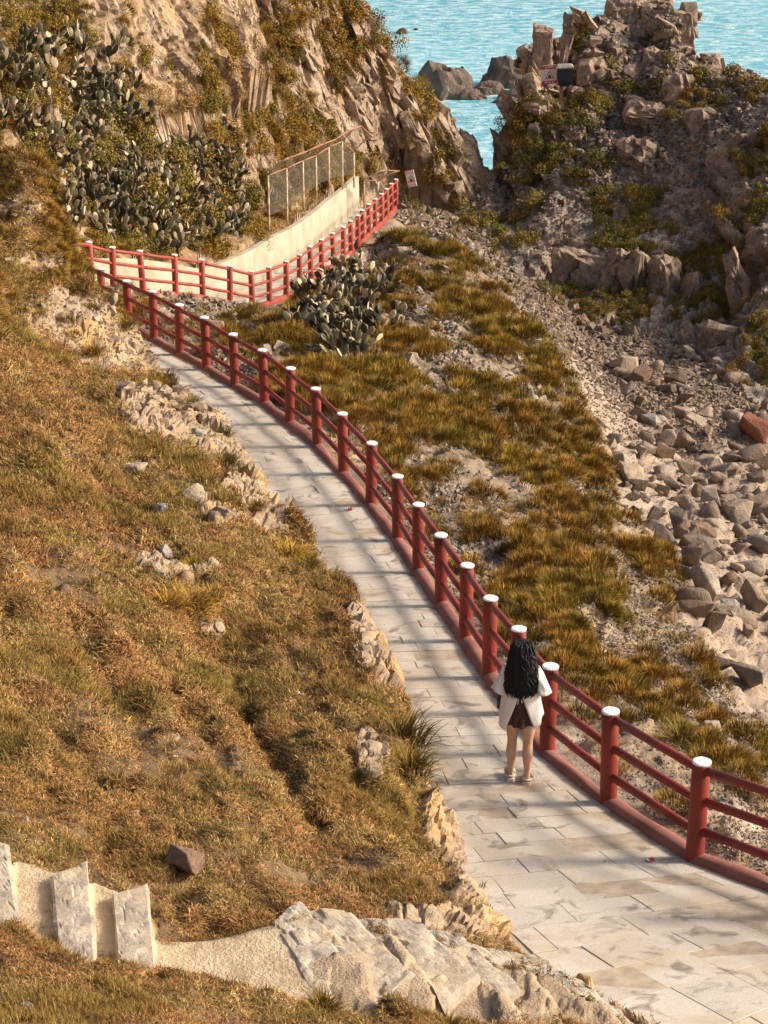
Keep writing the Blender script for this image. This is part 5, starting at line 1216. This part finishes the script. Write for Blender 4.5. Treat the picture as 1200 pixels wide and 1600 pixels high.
for s, t in ((-1, 'l'), (1, 'r')):
    fx = .083*s+(.0 if s > 0 else -.005); fy = -.03 if s > 0 else .03
    tw_ = -.18 if s < 0 else .05
    J.update({t+'hip': (.075*s, 0, .80, .098, .10), t+'th': (.08*s, fy*.3+.005, .64, .080, .085), t+'kn': (fx*.95, fy*.7+.012, .455, .049, .052), t+'ca': (fx*1.0, fy-.018, .33, .056, .064), t+'sh': (fx, fy-.012, .18, .035, .039), t+'an': (fx, fy-.018, .085, .027, .031), t+'he': (fx, fy-.03, .045, .030, .030), t+'ba': (fx+tw_*.11, fy+.095, .035, .040, .022), t+'to': (fx+tw_*.16, fy+.15, .03, .034, .016),
              t+'so': (.155*s, -.005, 1.305, .052, .055), t+'el': (.225*s, -.035, 1.065, .038, .040), t+'wr': (.17*s, .15, .99, .025, .028), t+'pa': (.155*s, .205, .985, .030, .018)})
    E_ += [('pel', t+'hip'), (t+'hip', t+'th'), (t+'th', t+'kn'), (t+'kn', t+'ca'), (t+'ca', t+'sh'), (t+'sh', t+'an'), (t+'an', t+'he'), (t+'he', t+'ba'), (t+'ba', t+'to'), ('ub', t+'so'), (t+'so', t+'el'), (t+'el', t+'wr'), (t+'wr', t+'pa')]
    for q, (dx, ln) in enumerate(((-.026, .062), (-.009, .072), (.009, .07), (.025, .056))):
        a, b_ = t+'f%d' % q, t+'g%d' % q
        J[a] = (.155*s+dx, .245, .98, .0085, .0085); J[b_] = (.155*s+dx*.9, .245+ln*.55, .965-ln*.3, .007, .007); E_ += [(t+'pa', a), (a, b_)]
    J[t+'t0'] = (.155*s-.036*s, .21, 1.0, .010, .010); J[t+'t1'] = (.155*s-.05*s, .245, 1.005, .008, .008); E_ += [(t+'wr', t+'t0'), (t+'t0', t+'t1')]
names = list(J); me = bpy.data.meshes.new('body'); me.from_pydata([J[n][:3] for n in names], [(names.index(a), names.index(b_)) for a, b_ in E_], [])
tmp_o = bpy.data.objects.new('body_tmp', me); COL.objects.link(tmp_o)
sk = tmp_o.modifiers.new('skin', 'SKIN'); sk.use_smooth_shade = True; sk.branch_smoothing = .4
for i, n in enumerate(names):
    d_ = me.skin_vertices[0].data[i]; d_.radius = J[n][3:5]; d_.use_root = (n == 'pel')
sb = tmp_o.modifiers.new('sub', 'SUBSURF'); sb.levels = sb.render_levels = 2
dg = bpy.context.evaluated_depsgraph_get(); bme = bpy.data.meshes.new_from_object(tmp_o.evaluated_get(dg))
bpy.data.objects.remove(tmp_o)
bme.name = 'body'; bme.materials.clear(); bme.materials.append(M_SKIN); bme.polygons.foreach_set('use_smooth', [True]*len(bme.polygons))
obj('body', bme, WOMAN)
# face (she looks out to sea): nose, lips, eyes, ears
mb = MB(); mb.tube([(0, .105, 1.535), (0, .125, 1.505), (0, .112, 1.49)], [.008, .013, .008], 8); mb.build('nose', M_SKIN, WOMAN, True)
mb = MB(); mb.tube([(-.022, .098, 1.463), (0, .107, 1.465), (.022, .098, 1.463)], [.003, .007, .003], 6); mb.build('mouth', flat_mat('lips', (.42, .13, .11)), WOMAN, True)
for s in (-1, 1):
    mb = MB(); mb.tube([(.032*s-.01, .096, 1.527), (.032*s, .102, 1.528), (.032*s+.01, .096, 1.527)], [.003, .007, .003], 8); mb.build('eye', M_SBLACK, WOMAN, True)
    mb = MB(); mb.tube([(.076*s, .02, 1.54), (.082*s, .012, 1.515), (.076*s, .018, 1.485)], [.006, .013, .006], 8); mb.build('ear', M_SKIN, WOMAN, True)
# hair: a full wavy mass to the small of the back and loose locks over it
r = random.Random(12); mb = MB()
prof = [(1.612, .030, .035, .012), (1.595, .068, .072, .008), (1.555, .098, .104, .0), (1.50, .112, .118, -.012), (1.43, .122, .112, -.028), (1.34, .138, .098, -.048), (1.25, .152, .090, -.062), (1.16, .156, .082, -.072), (1.08, .142, .072, -.078), (1.02, .112, .058, -.078), (.975, .066, .036, -.076), (.95, .020, .014, -.074)]
rings = []; n = 40
zz = np.linspace(0, len(prof)-1, 46)
for u in zz:
    z, w, d_, cy = [np.interp(u, range(len(prof)), [q[k] for q in prof]) for k in range(4)]
    ring = []
    for k in range(n):
        a = 2*math.pi*k/n; front = math.sin(a) > .15
        wv = 1+.035*math.sin(a*9+z*26+1.5*math.sin(z*17))*min(1, (1.62-z)*5)+.03*math.sin(a*5-z*35)
        yy = math.sin(a)*d_*wv*(1 if math.sin(a) < 0 else (.75 if z < 1.45 else .82))
        if front and z < 1.44: yy = min(yy, .035)
        ring.append((math.cos(a)*w*wv, cy+yy+.012, z))
    rings.append(ring)
mb.loft(rings, True)
for k in range(300):
    a = r.uniform(math.pi*.92, math.pi*2.08); z0 = r.uniform(1.34, 1.60) if k % 3 else r.uniform(1.585, 1.608); L = r.uniform(.30, .62); pts_ = []; rr = []; ph = r.uniform(0, 6); amp = r.uniform(.006, .022); lw = r.uniform(.003, .008)
    for s in range(20):
        z = max(z0-L*s/19, .945+.03*math.sin(k)); u = np.interp(-z, [-q[0] for q in prof], range(len(prof))); w, d_, cy = [np.interp(u, range(len(prof)), [q[j] for q in prof]) for j in (1, 2, 3)]
        w = max(w, .03); a2 = a+.09*math.sin(s*.62+ph); ex = 1.02+.05*math.sin(s*.7+ph*2)+(.10 if k % 9 == 0 else 0)*s/19
        pts_.append((math.cos(a2)*w*ex+amp*math.sin(s*.8+ph), cy+.012+math.sin(a2)*d_*ex-amp*abs(math.cos(s*.6)), z)); rr.append((lw if s < 14 else lw*(20-s)/6.5)*r.uniform(.8, 1.2))
    mb.tube(pts_, rr, 5)
mb.build('hair', M_HAIR, WOMAN, True)
# shirt: wide body open in a V at the back, elbow sleeves
def cloth(name, fn, nu, nv, mat, closed=False, thick=.006):
    v = []; f = []
    for i in range(nv+1):
        for j in range(nu+(0 if closed else 1)): v.append(fn(j/nu, i/nv))
    c = nu if closed else nu+1
    for i in range(nv):
        for j in range(nu): a = i*c+j; b_ = i*c+(j+1) % c; f.append((a, b_, b_+c, a+c))
    o = obj(name, mesh_of(name, v, f, mat, True), WOMAN); s = o.modifiers.new('solid', 'SOLIDIFY'); s.thickness = thick; s.offset = 0; return o
def shirt(u, t):
    # u runs round the body from one edge of the back opening over the front to the other
    z = 1.345-t*.60
    gap = max(0, (1.12-z))*3.2; gap = min(gap, 1.15)
    left = u < .5
    hem = (.10 if u < .12 else (.04 if u > .88 else 0))
    a = -math.pi/2-gap*.55+(-2*math.pi+gap*1.1)*u
    rx = np.interp(t, [0, .08, .3, .6, 1], [.07, .165, .175, .195, .236])+.009*math.sin(a*7+t*6)+.014*math.sin(a*4+2+t*3)*t
    ry = np.interp(t, [0, .08, .3, .6, 1], [.065, .095, .118, .136, .178])+.007*math.sin(a*6+t*5)*t
    z -= t*t*(.10*max(0, 1-u/.2)+.05*max(0, 1-(1-u)/.2))
    z += .045*t*math.sin(u*math.pi)
    return (math.cos(a)*rx, math.sin(a)*ry-.004, z)
cloth('shirt', shirt, 60, 22, M_SHIRT)
for s in (-1, 1):
    def sleeve(u, t, s=s):
        A = Vector((.135*s, -.005, 1.315)); B = Vector((.236*s, -.035, 1.05)); ax = (B-A).normalized(); sd = Vector((0, 1, 0)); sd = (sd-ax*sd.dot(ax)).normalized(); th = ax.cross(sd)
        p = A+(B-A)*t; R = np.interp(t, [0, .3, .8, 1], [.058, .064, .080, .088])*(1+.07*math.sin(u*6.28*4+t*7)+.04*math.sin(u*6.28*7-t*5))
        return tuple(p+(sd*math.cos(u*6.283)+th*math.sin(u*6.283)*.85)*R+Vector((0, 0, .012*math.sin(u*6.28*2)*t)))
    cloth('sleeve', sleeve, 28, 12, M_SHIRT, True)
def skirt(u, t):
    a = u*2*math.pi; z = 1.10-t*.40; rx = np.interp(t, [0, .25, .55, .8, 1], [.112, .118, .142, .158, .180]); ry = np.interp(t, [0, .25, .55, .8, 1], [.088, .095, .118, .132, .150])
    fl = .018*math.sin(a*13+1.3*math.sin(a*3))*sstep(.55, 1, np.array(t))
    st = .006 if t > .74 else 0
    return (math.cos(a)*(rx+fl+st), math.sin(a)*(ry+fl+st), z+.010*math.sin(a*5)*t)
cloth('skirt', skirt, 84, 18, M_SKIRT, True)
# tie strings at the back
mb = MB(); mb.tube([(-.012, -.112, 1.09), (-.018, -.125, 1.05), (-.020, -.132, .99), (-.026, -.138, .955)], .0055, 6); mb.tube([(.008, -.112, 1.09), (.020, -.128, 1.04), (.014, -.135, 1.0), (.018, -.138, .975)], .0055, 6)
mb.tube([(0, -.112, 1.085), (-.022, -.126, 1.065), (-.006, -.13, 1.03), (.002, -.12, 1.08), (.02, -.126, 1.06), (.01, -.13, 1.03), (0, -.115, 1.085)], .005, 6); mb.build('tie', M_SHIRT, WOMAN, True)
# sandals
for s, t in ((-1, 'l'), (1, 'r')):
    hx, hy = J[t+'he'][:2]; tx, ty = J[t+'to'][:2]; d_ = Vector((tx-hx, ty-hy, 0)).normalized(); sd = Vector((d_.y, -d_.x, 0)); o_ = Vector((hx, hy, 0))
    sh = [(-.045, .024), (-.035, .038), (0, .043), (.06, .042), (.12, .052), (.17, .050), (.205, .036), (.22, .015)]
    out = [(x, w) for x, w in sh]+[(x, -w) for x, w in reversed(sh)]
    mb = MB(); mb.loft([[tuple(o_+d_*x*sc+sd*w*sc+Vector((0, 0, z))) for x, w in out] for z, sc in ((0, .97), (.006, 1.0), (.028, 1.0), (.034, .97))]); sole = mb.build('sandal', M_SOLE, WOMAN)
    for x0, hgt in ((.10, .058), (.15, .046)):
        mb = MB(); mb.tube([tuple(o_+d_*x0+sd*(.05*math.cos(q))+Vector((0, 0, .025+hgt*math.sin(q)))) for q in np.linspace(0, math.pi, 9)], .012, 6); mb.build('strap', M_SANDAL, sole, True)
    mb = MB(); mb.tube([tuple(o_+d_*(.03-.062*math.sin(q))+sd*(.043*math.cos(q))+Vector((0, 0, .045+.016*math.sin(q)))) for q in np.linspace(0, math.pi, 9)], .012, 6); mb.build('heel_strap', M_SANDAL, sole, True)
# small dark bag at her left hip
mb = MB(); mb.box((-.235, .05, .94), (.05, .12, .13)); bag = mb.build('bag', M_SBLACK, None); bag.location = WOMAN.location; bag.rotation_euler = (0, 0, Rz)
tag(bag, 'small dark bag hanging at the left hip of the woman', 'bag')
mb = MB(); mb.tube([(-.235, .05, 1.0), (-.19, .02, 1.12), (-.13, .0, 1.30)], .006, 6); mb.build('strap', M_SBLACK, bag, True)
